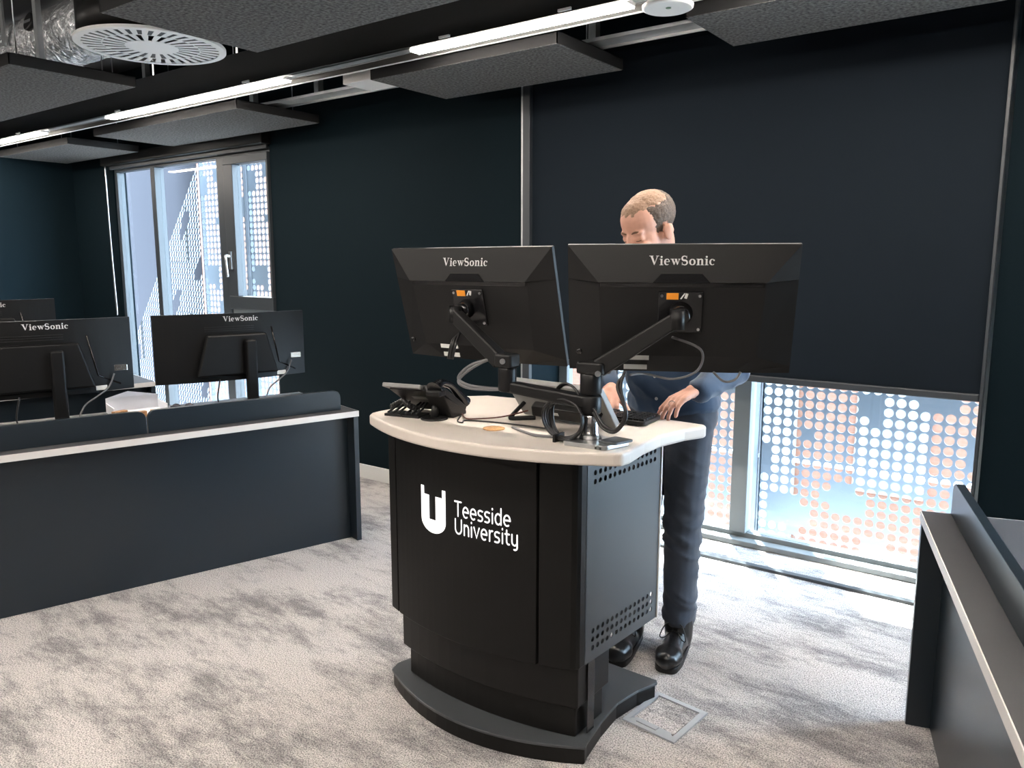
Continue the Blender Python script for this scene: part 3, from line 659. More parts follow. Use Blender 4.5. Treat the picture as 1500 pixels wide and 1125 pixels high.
# left: lower arm, elbow, upper arm, head
EL = Vector((-1.345, 1.80, 1.165))
beam((AX, AY, 1.115), (EL.x, EL.y, 1.150), .024, .018, .022, .016).build('lower_arm', 'plastic_black', arm, bevel=.006)
MB().lathe([(.024, 1.135), (.027, 1.14), (.027, 1.20), (.026, 1.205)], Matrix.Translation((EL.x, EL.y, 0)), 24).build('elbow', 'plastic_black', arm)
MB().prism(round_poly([(EL.x - .03, EL.y - .028), (EL.x + .03, EL.y - .026), (EL.x + .03, EL.y + .026), (EL.x - .03, EL.y + .026)], .012), 1.205, 1.245).build('elbow_block', 'plastic_mid', arm, bevel=.006)
Ml = Matrix.Translation(ML[0]) @ Euler((R(ML[2]), 0, R(ML[1]))).to_matrix().to_4x4(); Mr = Matrix.Translation(MR[0]) @ Euler((R(MR[2]), 0, R(MR[1]))).to_matrix().to_4x4()
hl = Ml @ Vector((-.01, -.075, 0.0)); hr = Mr @ Vector((.0, -.075, 0.0))
beam((EL.x - .02, EL.y - .002, 1.22), (hl.x - .005, hl.y - .02, hl.z - .005), .019, .024, .016, .021).build('upper_arm', 'plastic_mid', arm, bevel=.006)
MB().tube([hl + Vector((0, -.02, -.03)), hl + Vector((0, -.02, .02))], .019, 18).build('head_joint', 'plastic_black', arm)
MB().tube([hl, Ml @ Vector((-.01, -.039, 0.0))], [.020, .030], 18).build('tilt_head', 'plastic_gloss', arm)
# right: elbow block on the post, upper arm, head
MB().lathe([(.028, 1.140), (.031, 1.145), (.031, 1.195), (.028, 1.20)], Matrix.Translation((AX, AY, 0)), 24).build('collar', 'plastic_black', arm)
MB().prism(round_poly([(AX - .034, AY - .032), (AX + .05, AY - .030), (AX + .05, AY + .032), (AX - .034, AY + .03)], .014), 1.198, 1.232).build('elbow_block', 'plastic_mid', arm, bevel=.006)
beam((AX + .025, AY, 1.215), (hr.x - .004, hr.y - .02, hr.z - .004), .020, .026, .016, .021).build('upper_arm', 'plastic_mid', arm, bevel=.006)
MB().tube([hr + Vector((0, -.02, -.03)), hr + Vector((0, -.02, .025))], .020, 18).build('head_joint', 'plastic_black', arm)
MB().tube([hr, Mr @ Vector((0, -.039, 0.0))], [.022, .034], 18).build('tilt_head', 'plastic_gloss', arm)
for p in ((EL.x + .01, EL.y - .035, 1.226), (AX + .045, AY - .04, 1.205)):
    MB().lathe([(.008, 0), (.008, .005)], axis_m(p, (.3, -1, 0)), 14).build('pivot_screw', 'steel', arm)

# ---- cables on the lectern
def cable(pts, r, m, label, n=8, name='cable'):
    c = MB(); c.tube(spline(pts, n), r, 8); return c.build(name, m, label=label, cat='cable')
c = MB()
for o in (0, .009, -.007):
    c.tube(spline([Ml @ Vector((-.02, -.06, -.06 + o)), (-1.545 + o, 1.80, 1.27), (-1.555 + o, 1.79, 1.215)], 8), .0042, 8)
c.build('cable', 'cable_black', label='black cables hanging below the left podium monitor', cat='cable')
c = MB()
for o in (0, .010):
    c.tube(spline([(-1.40, 1.79, 1.225 + o * .3), (-1.46, 1.775, 1.205 - o), (-1.505, 1.77, 1.165 - o), (-1.47, 1.77, 1.145 - o * .8), (-1.40, 1.785, 1.140 - o * .4), (-1.345, 1.80, 1.142)], 8), .0048, 8)
c.build('cable', 'cable_grey', label='pair of grey cables looping at the elbow of the left arm', cat='cable')
c = MB()
for o in (0, .011):
    c.tube(spline([(-1.00, 1.872, 1.215 - o), (-1.005 - o, 1.86, 1.17), (-.985 + o * .3, 1.85, 1.10), (-1.01, 1.845, 1.055 - o * .5), (-1.055, 1.85, 1.065 - o), (-1.085, 1.852, 1.105 - o)], 8), .0048, 8)
c.build('cable', 'cable_black', label='pair of black cables drooping right of the arm post', cat='cable')
cable([Mr @ Vector((-.02, -.06, -.06)), Mr @ Vector((.06, -.05, -.10)), Mr @ Vector((.055, -.04, -.165)), Mr @ Vector((-.01, -.035, -.195)), Mr @ Vector((-.09, -.05, -.175)), (-1.0, 1.90, 1.20)], .0035, 'cable_grey', 'grey cable looping below the right podium monitor')
cable([Mr @ Vector((.10, -.012, -.18)), Mr @ Vector((.13, -.02, -.205)), Mr @ Vector((.16, -.02, -.20)), Mr @ Vector((.175, -.012, -.178))], .0035, 'cable_grey', 'short cable loop at the lower right of the right podium monitor')
c = MB()
for q in range(6):
    cx0, cy0 = -1.175, 1.842; ph = q * .6; pts = []
    for i in range(15):
        a = PI * 2 * i / 14 + .4; rr = .066 - .003 * q
        pts.append((cx0 + rr * math.cos(a) * (1.0 + .03 * math.sin(ph)), cy0 - .012 + .006 * q + .004 * math.sin(a * 2 + ph), 1.066 + (rr + (.0 if q < 3 else .012)) * math.sin(a) * (.88 if q < 4 else 1.25) + (0 if q < 4 else .018)))
    if q < 4: pts = [p for p in pts if p[2] < 1.066 + .058 - .006 * q or p[0] > cx0]
    c.tube(spline(pts, 4), .0038, 6)
c.build('cable_coil', 'cable_black', label='coiled bundle of black cables tied beside the arm post', cat='cable')
MB().box((-1.196, 1.815, 1.000), (-1.188, 1.865, 1.022)).build('cable_tie', 'plastic_black', label='black tie around the coiled cable bundle', cat='cable tie')
cable([(-1.40, 1.90, 1.004), (-1.33, 1.865, 1.004), (-1.27, 1.84, 1.006), (-1.20, 1.83, 1.012)], .0045, 'cable_grey', 'grey cable lying on the cream top left of the cable coil')
cable([(-1.66, 1.97, 1.004), (-1.60, 1.92, 1.004), (-1.56, 1.95, 1.004), (-1.50, 1.985, 1.012), (-1.44, 2.04, 1.03)], .0025, 'cable_red', 'thin red-brown wire from the phone to the tilted display')
cable([(-1.65, 1.95, 1.003), (-1.60, 1.875, 1.003), (-1.572, 1.865, 1.003), (-1.585, 1.90, 1.003), (-1.50, 1.93, 1.003), (-1.38, 1.945, 1.003), (-1.27, 1.95, 1.003)], .0025, 'cable_black', 'thin dark wire running flat across the cream top behind the phone')

# ---- tilted pen display (rear view)
pd = thing('tilted_display', 'low grey tilted touch display on the lectern, seen from behind', 'display', (-1.32, 2.045, 1.0), (0, 0, R(-4)))
Mp = Matrix.Translation((0, .0, .074)) @ Matrix.Rotation(R(-52), 4, 'X')
MB().prism(round_poly([(-.185, -.075), (.185, -.075), (.185, .085), (-.185, .085)], .012), -.010, .012, Mp).build('housing', 'panel_grey', pd, local=True, bevel=.003)
MB().prism(round_poly([(-.178, -.068), (.178, -.068), (.178, .078), (-.178, .078)], .006), .012, .0132, Mp).build('screen', 'screen_glass', pd, local=True)
MB().prism(round_poly([(-.10, .005), (.10, .005), (.12, .055), (-.12, .055)], .01), -.034, -.010, Mp).build('port_cover', 'plastic_mid', pd, local=True, bevel=.003)
MB().box((-.045, .022, -.0352), (.0, .034, -.034), Mp).build('label_plate', 'label_white', pd, local=True)
for s in (-1, 1):
    MB().tube(spline([(s * .15, .012, .055), (s * .16, -.05, .012), (s * .155, -.055, .007), (s * .14, -.045, .007), (s * .10, .0, .007)], 6), .007, 8).build('stand_leg', 'plastic_black', pd, local=True)

# ---- keyboard
kb = thing('keyboard', 'black keyboard on the lectern in front of the man', 'keyboard', (-1.30, 2.215, 1.0), (0, 0, R(4)))
MB().prism(round_poly([(-.215, -.075), (.215, -.075), (.215, .065), (-.215, .065)], .01), .004, .016).build('case', 'plastic_mid', kb, local=True, bevel=.002)
for s in (-1, 1): MB().box((s * .17 - .015, -.07, 0), (s * .17 + .015, -.06, .006)).build('foot', 'plastic_black', kb, local=True)
km = bpy.data.meshes.new('key'); 
_k = MB().box((-.0078, -.0078, .016), (.0078, .0078, .0225)); km.from_pydata([tuple(p) for p in _k.v], [], _k.f); km.materials.append(MATS['plastic_black'])
for r_ in range(6):
    for c_ in range(22):
        if c_ in (15, 18) and r_ > 3: continue
        o = bpy.data.objects.new('key', km); COL.objects.link(o); o.parent = kb; o.location = (-.202 + c_ * .0192, -.058 + r_ * .0205, 0)

# ---- desk phone (rear view)
ph = thing('desk_phone', 'black desk phone with handset and tilted screen on the left of the lectern', 'phone', (-1.74, 1.915, 1.0), (0, 0, R(12)))
Mq = Matrix.Translation((0, .01, .055)) @ Matrix.Rotation(R(28), 4, 'X') @ Matrix.Rotation(PI, 4, 'Z')
# slab whose high edge is toward the camera (-y): rotate so +y local of slab is -y world
Ms = Matrix.Translation((0, 0.0, .058)) @ Matrix.Rotation(R(-30), 4, 'X')
MB().prism(round_poly([(-.118, -.095), (.085, -.095), (.085, .09), (-.118, .09)], .01), -.012, .010, Ms).build('body', 'plastic_black', ph, local=True, bevel=.003)
MB().prism(round_poly([(-.135, -.112), (.012, -.112), (.012, -.02), (-.135, -.02)], .006), .012, .026, Ms @ Matrix.Rotation(R(12), 4, 'X')).build('screen_unit', 'panel_grey', ph, local=True, bevel=.003)
MB().prism(round_poly([(-.13, -.106), (.006, -.106), (.006, -.026), (-.13, -.026)], .004), .026, .027, Ms @ Matrix.Rotation(R(12), 4, 'X')).build('screen', 'screen_glass', ph, local=True)
MB().add([(.02, -.085, .085), (.088, -.085, .085), (.088, .07, .012), (.02, .07, .012), (.02, -.02, .0), (.088, -.02, .0), (.088, .07, .0), (.02, .07, .0)], [(3, 2, 1, 0), (0, 1, 5, 4), (4, 5, 6, 7), (1, 2, 6, 5), (3, 0, 4, 7), (2, 3, 7, 6)]).build('stand_wedge', 'plastic_mid', ph, local=True, bevel=.003)
MB().lathe([(.045, 0), (.045, .004), (.038, .007)], Matrix.Translation((.035, -.055, 0)), 24).build('foot', 'plastic_black', ph, local=True)
MB().tube([(.035, -.055, .005), (.035, -.04, .05)], .013, 10).build('foot_stem', 'plastic_black', ph, local=True)
MB().box((-.055, -.012, -.0), (-.0, .012, .0014), Ms @ Matrix.Translation((-.005, -.03, -.0135))).build('label_plate', 'cable_grey', ph, local=True)
hs = MB(); hp = spline([(.062, -.098, .105), (.064, -.06, .120), (.066, .0, .105), (.068, .055, .065), (.070, .088, .035)], 6)
hs.tube(hp, [.012 + .012 * abs(2 * i / (len(hp) - 1) - 1) ** 2 + (.004 if i < 3 else 0) for i in range(len(hp))], 14)
hs.build('handset', 'plastic_gloss', ph, local=True)
MB().box((.035, -.11, .083), (.088, -.07, .102)).build('cradle', 'plastic_mid', ph, local=True, bevel=.004)
cc = MB(); pts = []
for i in range(150):
    a = i * .9; s = i / 149.0; pts.append((-.145 + .11 * s, -.035 + .035 * math.sin(s * PI * 2) * .6 + .009 * math.cos(a), .022 + .009 * math.sin(a) + .025 * math.sin(s * PI)))
cc.tube(pts, .0028, 5); cc.build('coiled_cord', 'cable_black', ph, local=True)
for q in range(2):
    tr = MB(); x = -.145 + q * .068
    tr.box((x, -.075, .0), (x + .064, -.005, .008)); 
    for w_ in range(3): tr.tube([(x + .012 + w_ * .02, -.07, .012), (x + .02 + w_ * .018, -.03, .026), (x + .03 + w_ * .012, .0, .04)], .004, 6)
    tr.build('cord_clip', 'plastic_mid', ph, local=True)

# ================================================================== BENCH DESKS
def bench(name, label, end, d, nrm, length, depth, privacy, labels):
    """end: floor point of the front corner; d: unit direction along the front, away from the end; nrm: towards the users"""
    ang = math.atan2(d[1], d[0]); t = thing(name, label, 'desk', (end[0], end[1], 0), (0, 0, ang))
    s = 1 if (-d[1] * nrm[0] + d[0] * nrm[1]) > 0 else -1      # local +y or -y is towards the users
    def B(x0, x1, y0, y1, z0, z1):
        lo, hi = sorted((s * y0, s * y1)); return MB().box((x0, lo, z0), (x1, hi, z1))
    B(0.0, length, 0.003, depth, .692, .722).build('worktop', 'desk_top', t, local=True, bevel=.001)
    B(0.0, length, 0.0, .003, .692, .722).build('edge_band', 'edge_light', t, local=True, label='pale edge band')
    B(-.003, 0, 0.0, depth, .692, .722).build('edge_band', 'edge_light', t, local=True)
    B(.0, .028, .003, depth, 0, .692).build('end_panel', 'laminate_navy', t, local=True, bevel=.002)
    B(length - .028, length, .003, depth, 0, .692).build('end_panel', 'laminate_navy', t, local=True, bevel=.002)
    B(.03, length - .03, .075, .093, .0, .69).build('front_panel', 'laminate_navy', t, local=True, bevel=.001)
    for (a, b), lb in zip(privacy, labels):
        w = thing('privacy_screen', lb, 'privacy screen', tuple(WM[t.name] @ Vector((a, s * .085, .722))), (0, 0, ang), group='low privacy screens on the benches')
        p = round_poly([(0, 0), (b - a, 0), (b - a, .108), (0, .108)], [0, 0, .045, .045], 8)
        M = Matrix(((1, 0, 0, 0), (0, 0, -s, 0), (0, 1, 0, 0), (0, 0, 0, 1)))
        M = Matrix(((1, 0, 0, 0), (0, 0, s, 0), (0, 1, 0, 0), (0, 0, 0, 1)))
        o = MB().prism(p, 0, .026, M).build('panel', 'laminate_navy' if name == 'bench_desk' else 'screen_fabric', w, local=True, bevel=.002)
    return t, s
mat('screen_fabric', (0.035, 0.036, 0.037), 0.6)
dL = Vector((-.267, -.964)).normalized(); nL = Vector((-.964, .267)).normalized()
LD, sL = bench('bench_desk', 'long dark bench desk on the left with a pale front edge', (-3.113, 2.83), dL, nL, 3.3, .8, [(.06, 1.03), (1.036, 2.5)], ['low dark privacy screen at the podium end of the left bench', 'low dark privacy screen at the left edge of the left bench'])
dR = Vector((.267, -.964)).normalized(); nR = Vector((.964, .267)).normalized()
RD, sR = bench('bench_desk', 'dark bench desk at the right edge of the picture', (-.379, 2.71), dR, nR, 3.0, .8, [(.005, .99), (.996, 2.2)], ['low pale-lit privacy screen at the window end of the right bench', 'low privacy screen on the right bench nearest the camera'])

# ---- bench monitors (curved, wide, on stands)
def wide_monitor(label, c, yaw, tilt=0, zt=.722, stand_u=.06):
    W, H = .405, .18
    t = thing('wide_monitor', label, 'monitor', (c[0], c[1], zt), (0, 0, R(yaw)), group='wide monitors on the left benches'); zc = c[2] - zt
    def cur(x): return x * x / 3.0
    n = 16
    def slab(x0, x1, z0, z1, ya, yb, name, m, par, taper=0, lab=None):
        mb = MB(); vs = []; 
        for i in range(n + 1):
            x = x0 + (x1 - x0) * i / n
            for y in (ya, yb):
                for z in (z0, z1): vs.append((x, cur(x) + y, zc + z))
        fs = [(0, 1, 3, 2), (4 * n, 4 * n + 2, 4 * n + 3, 4 * n + 1)]
        for i in range(n):
            a, b = 4 * i, 4 * i + 4
            fs += [(a, b, b + 1, a + 1), (a + 2, a + 3, b + 3, b + 2), (a + 1, b + 1, b + 3, a + 3), (a, a + 2, b + 2, b)]
        return mb.add(vs, fs).build(name, m, par, local=True, label=lab)
    sh = slab(-W, W, -H, H, -.012, .008, 'rear_shell', 'plastic_bench', t)
    slab(-W + .006, W - .006, -H + .012, H - .006, .008, .0095, 'screen', 'screen_glass', t)
    MB().prism([(-.22, -.15), (.22, -.15), (.16, .07), (-.16, .07)], 0, .032, Matrix.Translation((0, -.008, zc)) @ Matrix.Rotation(R(90), 4, 'X')).build('rear_hump', 'plastic_bench', t, local=True, bevel=.01)
    for q in range(3): slab(-.16, .10, .085 + q * .011, .0895 + q * .011, -.016, -.012, 'vent_ridge', 'plastic_mid', sh)
    MB().tube([(.20, cur(.2) - .014, zc + .10), (.24, cur(.24) - .014, zc - .10), (.34, cur(.34) - .014, zc - .15)], .004, 6).build('groove', 'plastic_gloss', sh, local=True)
    polys, w = text_polys('ViewSonic', ROMAN, .040, .035)
    text_mesh([[(u - w / 2 + .03, v) for u, v in p] for p in polys], lambda u, v: Vector((u, cur(u) - .0135, zc + .138 + v))).build('lettering', 'letter_silver', t, local=True)
    MB().box((.315, cur(.33) - .017, zc - .085), (.375, cur(.36) - .008, zc - .055)).build('port_plate', 'chrome', t, local=True, bevel=.002, label='silver connector plate')
    MB().box((.225, cur(.25) - .016, zc - .172), (.275, cur(.25) - .008, zc - .150)).build('label_plate', 'label_white', t, local=True)
    MB().box((stand_u - .03, -.075, .02), (stand_u + .03, -.040, zc + .04)).build('stand_column', 'plastic_bench', t, local=True, bevel=.01)
    MB().prism(round_poly([(stand_u - .11, -.15), (stand_u + .11, -.15), (stand_u + .11, .05), (stand_u - .11, .05)], .03), 0, .012).build('stand_base', 'plastic_black', t, local=True, bevel=.003)
    MB().tube(spline([(.31, cur(.31) - .03, zc - .095), (.28, .0, zc - .16), (.22, -.02, zc - .20), (.16, -.04, .10), (.12, -.06, .02)], 6), .004, 6).build('power_cable', 'cable_grey', t, local=True)
    MB().tube(spline([(-.10, -.02, zc - .17), (-.12, -.03, .06), (-.08, -.04, .008), (.0, -.06, .008)], 6), .004, 6).build('video_cable', 'cable_black', t, local=True)
    return t
d3 = Vector((.267, .964, 0)); m3 = Vector((-3.70, 2.50, 1.06)); m4 = m3 - d3 * .915
wide_monitor('wide black monitor in front of the left window on the left bench', m3, 74.5)
wide_monitor('wide black monitor at the left edge on the left bench', m4, 74.5)
# second bench row behind
d2r = Vector((-.20, -.98)).normalized(); n2r = Vector((-.98, .20)).normalized()
bench('rear_bench', 'second dark bench desk behind the left bench monitors', (-5.0, 2.75), d2r, n2r, 3.0, .8, [], [])
wide_monitor('black monitor peeping over at the far left on the rear bench', (-5.45, 1.93, 1.10), 78.5)
# objects on the left bench
pb = thing('paper_tray', 'open white paper tray on the left bench between the two monitors', 'tray', (-4.02, 2.10, .722), (0, 0, R(74)))
t = MB(); t.box((-.13, -.10, 0), (.13, .10, .004)); t.box((-.13, .096, .004), (.13, .10, .075)); t.box((-.13, -.1, .004), (-.126, .096, .05)); t.box((.126, -.1, .004), (.13, .096, .05)); t.build('shell', 'paper', pb, local=True)
MB().add([(-.13, .098, .075), (.13, .098, .075), (-.02, .098, .105)], [(0, 1, 2), (2, 1, 0)]).build('flap', 'paper', pb, local=True)
for q, (u, v, a) in enumerate(((-.11, -.135, 20), (-.02, -.14, 8), (.07, -.135, -12))):
    M = WM[pb.name] @ Matrix.Translation((u, v, 0)) @ Matrix.Rotation(R(a), 4, 'Z')
    wbk = MB().box((-.035, -.015, 0), (.035, .015, .03 + .012 * (q == 0)), M)
    wbk.build('wooden_block', 'wood', label=['tallest brown wooden block at the left of the white paper tray', 'middle brown wooden block by the white paper tray', 'brown wooden block at the right of the white paper tray'][q], cat='block', group='wooden blocks on the left bench', bevel=.002)
M = WM[pb.name] @ Matrix.Translation((.20, -.12, .722 * 0))
sg = thing('glasses', 'folded dark glasses lying on the left bench by the screen gap', 'glasses', tuple(M.translation), (0, 0, R(60)))
for s in (-1, 1): MB().lathe([(.024, 0), (.024, .004)], Matrix.Translation((s * .032, 0, .022)) @ Matrix.Rotation(R(75), 4, 'X'), 18).build('lens', 'lens', sg, local=True)
MB().tube([(-.06, .004, .03), (.06, .004, .03)], .003, 6).build('bridge', 'plastic_black', sg, local=True)
for s in (-1, 1): MB().tube(spline([(s * .058, .004, .03), (s * .05, .06, .012), (s * -.02, .075, .006)], 5), .003, 6).build('temple', 'plastic_black', sg, local=True)
# a black monitor back and its cable at the right edge
rm = thing('wide_monitor', 'black monitor just entering at the right edge on the right bench', 'monitor', (.30, 1.98, .722), (0, 0, R(-74.5)))
MB().prism(round_poly([(-.42, .06), (.36, .06), (.36, .42), (-.42, .42)], .02), 0, .02, Matrix.Rotation(R(90), 4, 'X')).build('rear_shell', 'plastic_black', rm, local=True, bevel=.003)
MB().box((-.03, .02, .01), (.03, .05, .25)).build('stand_column', 'plastic_mid', rm, local=True, bevel=.005)
MB().box((-.1, -.06, 0), (.1, .1, .012)).build('stand_base', 'plastic_black', rm, local=True, bevel=.004)
cable([(.10, 2.05, .95), (-.02, 2.10, .93), (-.055, 2.06, .86), (-.03, 2.0, .78), (.08, 1.95, .728)], .004, 'cable_black', 'black cable arching behind the right bench screen')

# ---- floor box and castor
fb = thing('floor_box', 'open steel floor outlet box lid in the carpet beside the lectern base', 'floor box', (-1.015, 2.245, 0))
q4 = [(-1.130, 2.150), (-.935, 2.128), (-.915, 2.350), (-1.110, 2.372)]
f = MB()
for i in range(4):
    a, b = Vector(q4[i]), Vector(q4[(i + 1) % 4]); cen = Vector((-1.0225, 2.25)); w_ = .05 if i == 0 else .028
    a2, b2 = a + (cen - a).normalized() * w_, b + (cen - b).normalized() * w_
    f.add([(a.x, a.y, .001), (b.x, b.y, .001), (b.x, b.y, .007), (a.x, a.y, .007), (a2.x, a2.y, .009), (b2.x, b2.y, .009), (a2.x, a2.y, .001), (b2.x, b2.y, .001)], [(0, 1, 2, 3), (3, 2, 5, 4), (4, 5, 7, 6)])
f.build('lid_frame', 'box_grey', fb)
MB().prism([(-1.098, 2.185), (-.955, 2.168), (-.938, 2.327), (-1.085, 2.345)], .0, .006).build('carpet_insert', 'carpet', fb)
MB().prism([(-1.085, 2.16), (-1.01, 2.151), (-1.006, 2.172), (-1.081, 2.181)], .008, .012).build('cable_flap', 'box_grey', fb, bevel=.001)
cs_ = thing('castor', 'small black castor standing on the carpet behind the man', 'castor', (-1.325, 3.13, 0))
MB().lathe([(.028, -.02), (.030, -.015), (.030, .015), (.028, .02)], axis_m((-1.325, 3.13, .030), (1, -.4, 0)), 20).build('wheel', 'plastic_gloss', cs_)
MB().box((-1.352, 3.10, .052), (-1.302, 3.15, .075)).build('housing', 'plastic_black', cs_, bevel=.006)
MB().tube([(-1.327, 3.125, .07), (-1.327, 3.125, .115)], .008, 8).build('stem', 'steel', cs_)

# ================================================================== THE MAN
def capsule(mb, p, q, r0, r1, seg=16, ringn=5):
    p, q = Vector(p), Vector(q); M = axis_m(p, q - p); L = (q - p).length; prof = []
    for i in range(ringn + 1):
        a = -PI / 2 + PI / 2 * i / ringn; prof.append((max(r0 * math.cos(a), 1e-4), r0 * math.sin(a)))
    for i in range(ringn + 1):
        a = PI / 2 * i / ringn; prof.append((max(r1 * math.cos(a), 1e-4), L + r1 * math.sin(a)))
    mb.lathe(prof, M, seg)
def ellipsoid(mb, c, rad, Mrot=None, seg=24, n=12):
    M = Matrix.Translation(c) @ (Mrot or Matrix.Identity(4)) @ Matrix.Diagonal((*rad, 1)); prof = []
    for i in range(n + 1):
        a = -PI / 2 + PI * i / n; prof.append((max(math.cos(a), 1e-3), math.sin(a)))
    mb.lathe(prof, M, seg)
def chain(mb, pts, rs):
    for i in range(len(pts) - 1): capsule(mb, pts[i], pts[i + 1], rs[i], rs[i + 1])
def fuse(mb, name, m, parent, voxel, smooth=4, fac=.5):
    o = mb.build(name, m, parent)
    rmod = o.modifiers.new('r', 'REMESH'); rmod.mode = 'VOXEL'; rmod.voxel_size = voxel; rmod.use_smooth_shade = True
    sm = o.modifiers.new('s', 'SMOOTH'); sm.iterations = smooth; sm.factor = fac
    bpy.context.view_layer.update()
    dg = bpy.context.evaluated_depsgraph_get(); me = bpy.data.meshes.new_from_object(o.evaluated_get(dg)); o.modifiers.clear()
    o.data = me; me.name = name
    if not me.materials: me.materials.append(MATS[m])
    me.polygons.foreach_set('use_smooth', [True] * len(me.polygons))
    return o
from mathutils import noise as mnoise
def folds(o, amp, fr, skew, prof):
    """cloth creases: ridged noise pushed along the normals"""
    nrm = [v.normal.copy() for v in o.data.vertices]; cos = [v.co.copy() for v in o.data.vertices]; out = []
    for p, nv in zip(cos, nrm):
        q = Vector((p.x * fr[0] + p.z * skew, p.y * fr[1], p.z * fr[2] + p.x * skew))
        r = (1 - abs(mnoise.noise(q))) ** 4 - .35
        out.extend(p + nv * (amp * r * prof(p.z)))
    o.data.vertices.foreach_set('co', out); o.data.update()
PX, PY = -1.25, 2.70
HM = Matrix.Translation((-1.270, 2.515, 1.640)) @ Matrix.Rotation(R(-4), 4, 'Z') @ Matrix.Rotation(R(24), 4, 'X') @ Matrix.Rotation(PI, 4, 'Z')
# head local: +y face, +z up (rotated by pi so the face looks to -Y, then pitched down)
HM = Matrix.Translation((-1.268, 2.520, 1.622)) @ Matrix.Rotation(PI + R(-20), 4, 'Z') @ Matrix.Rotation(R(-22), 4, 'X')
body = MB()
def E_(c, rad): ellipsoid(body, HM @ Vector(c), rad, HM.to_3x3().to_4x4())
E_((0, -.022, .045), (.077, .098, .080)); E_((0, .018, .040), (.070, .078, .074)); E_((0, .030, -.028), (.062, .066, .088)); E_((0, .042, -.085), (.045, .050, .038)); E_((0, -.01, -.03), (.066, .075, .07))
for s in (-1, 1):
    E_((s * .036, .066, -.042), (.026, .026, .026)); E_((s * .032, .075, -.006), (.019, .014, .012)); E_((s * .030, .074, .014), (.025, .016, .010))
    E_((s * .078, -.014, -.018), (.008, .020, .031)); E_((s * .084, -.022, -.010), (.006, .016, .022)); E_((s * .012, .103, -.048), (.010, .010, .009))
capsule(body, HM @ Vector((0, .090, .006)), HM @ Vector((0, .112, -.044)), .009, .013); E_((0, .090, -.076), (.024, .012, .007)); E_((0, .086, -.086), (.021, .012, .007))
nb_ = Vector((-1.262, 2.605, 1.490))
capsule(body, HM @ Vector((0, -.035, -.05)), nb_, .056, .060)
chest, belly, pelv = Vector((-1.258, 2.655, 1.34)), Vector((-1.25, 2.69, 1.12)), Vector((-1.245, 2.715, .96))
ellipsoid(body, chest, (.165, .105, .17)); ellipsoid(body, belly, (.150, .105, .16)); ellipsoid(body, pelv, (.160, .110, .12))
SHL, SHR = Vector((-1.075, 2.64, 1.425)), Vector((-1.450, 2.64, 1.425))
ELB_L, ELB_R = Vector((-.975, 2.62, 1.145)), Vector((-1.515, 2.60, 1.14))
WR_L, WR_R = Vector((-1.012, 2.425, 1.090)), Vector((-1.330, 2.385, 1.060))
capsule(body, SHL, SHR, .06, .06)
chain(body, [SHL, ELB_L, WR_L], [.052, .040, .028]); chain(body, [SHR, ELB_R, WR_R], [.052, .040, .028])
HPL, HPR = Vector((-1.172, 2.715, .93)), Vector((-1.335, 2.715, .93)); KNL, KNR = Vector((-1.178, 2.690, .50)), Vector((-1.350, 2.675, .50)); ANL, ANR = Vector((-1.185, 2.700, .10)), Vector((-1.360, 2.64, .10))
chain(body, [HPL, KNL, ANL], [.080, .055, .038]); chain(body, [HPR, KNR, ANR], [.080, .055, .038])
for an, tx in ((ANL, Vector((.03, -.13, -.055))), (ANR, Vector((.0, -.13, -.055)))): chain(body, [an + Vector((0, .03, -.045)), an + tx], [.036, .030])
def hand(mb, wr, palm_c, fwd, side, bend, L=.085):
    """side: unit vector from little finger to thumb; fwd: direction of the fingers; bend: down"""
    fwd, side, bend = Vector(fwd).normalized(), Vector(side).normalized(), Vector(bend).normalized(); c = Vector(palm_c)
    for k in range(4):
        a = c - fwd * .035 + side * (.0235 - .0155 * k) * .8; b = c + fwd * .035 + side * (.030 - .0205 * k); capsule(mb, a, b, .0135, .0112, 10, 3)
        ln = (.070, .078, .072, .058)[k]; sp_ = side * (.0022 * (1.5 - k)); p1 = b + fwd * ln * .38 + bend * ln * .20 + sp_; p2 = p1 + fwd * ln * .16 + bend * ln * .32 + sp_; p3 = p2 + bend * ln * .20
        chain(mb, [b, p1, p2, p3], [.0098, .0082, .0076, .0070])
    t0 = c - fwd * .022 + side * .022; t1 = t0 + side * .030 + fwd * .026 + bend * .016; t2 = t1 + side * .022 + fwd * .026 + bend * .020
    chain(mb, [t0, t1, t2], [.0135, .0105, .0085]); capsule(mb, wr, c - fwd * .03, .027, .024, 12, 4)
hand(body, WR_L, (-1.043, 2.368, 1.076), (-.40, -.80, -.30), (-.86, .34, -.10), (-.10, -.06, -1))
hand(body, WR_R, (-1.300, 2.325, 1.056), (.35, -.85, -.10), (.85, .35, -.20), (.05, -.05, -1))
pers = thing('person', 'man in a navy shirt standing behind the lectern, looking down at his hands', 'person', (PX, PY, 0))
bo = fuse(body, 'body', 'skin', pers, .0048, 3, .5)
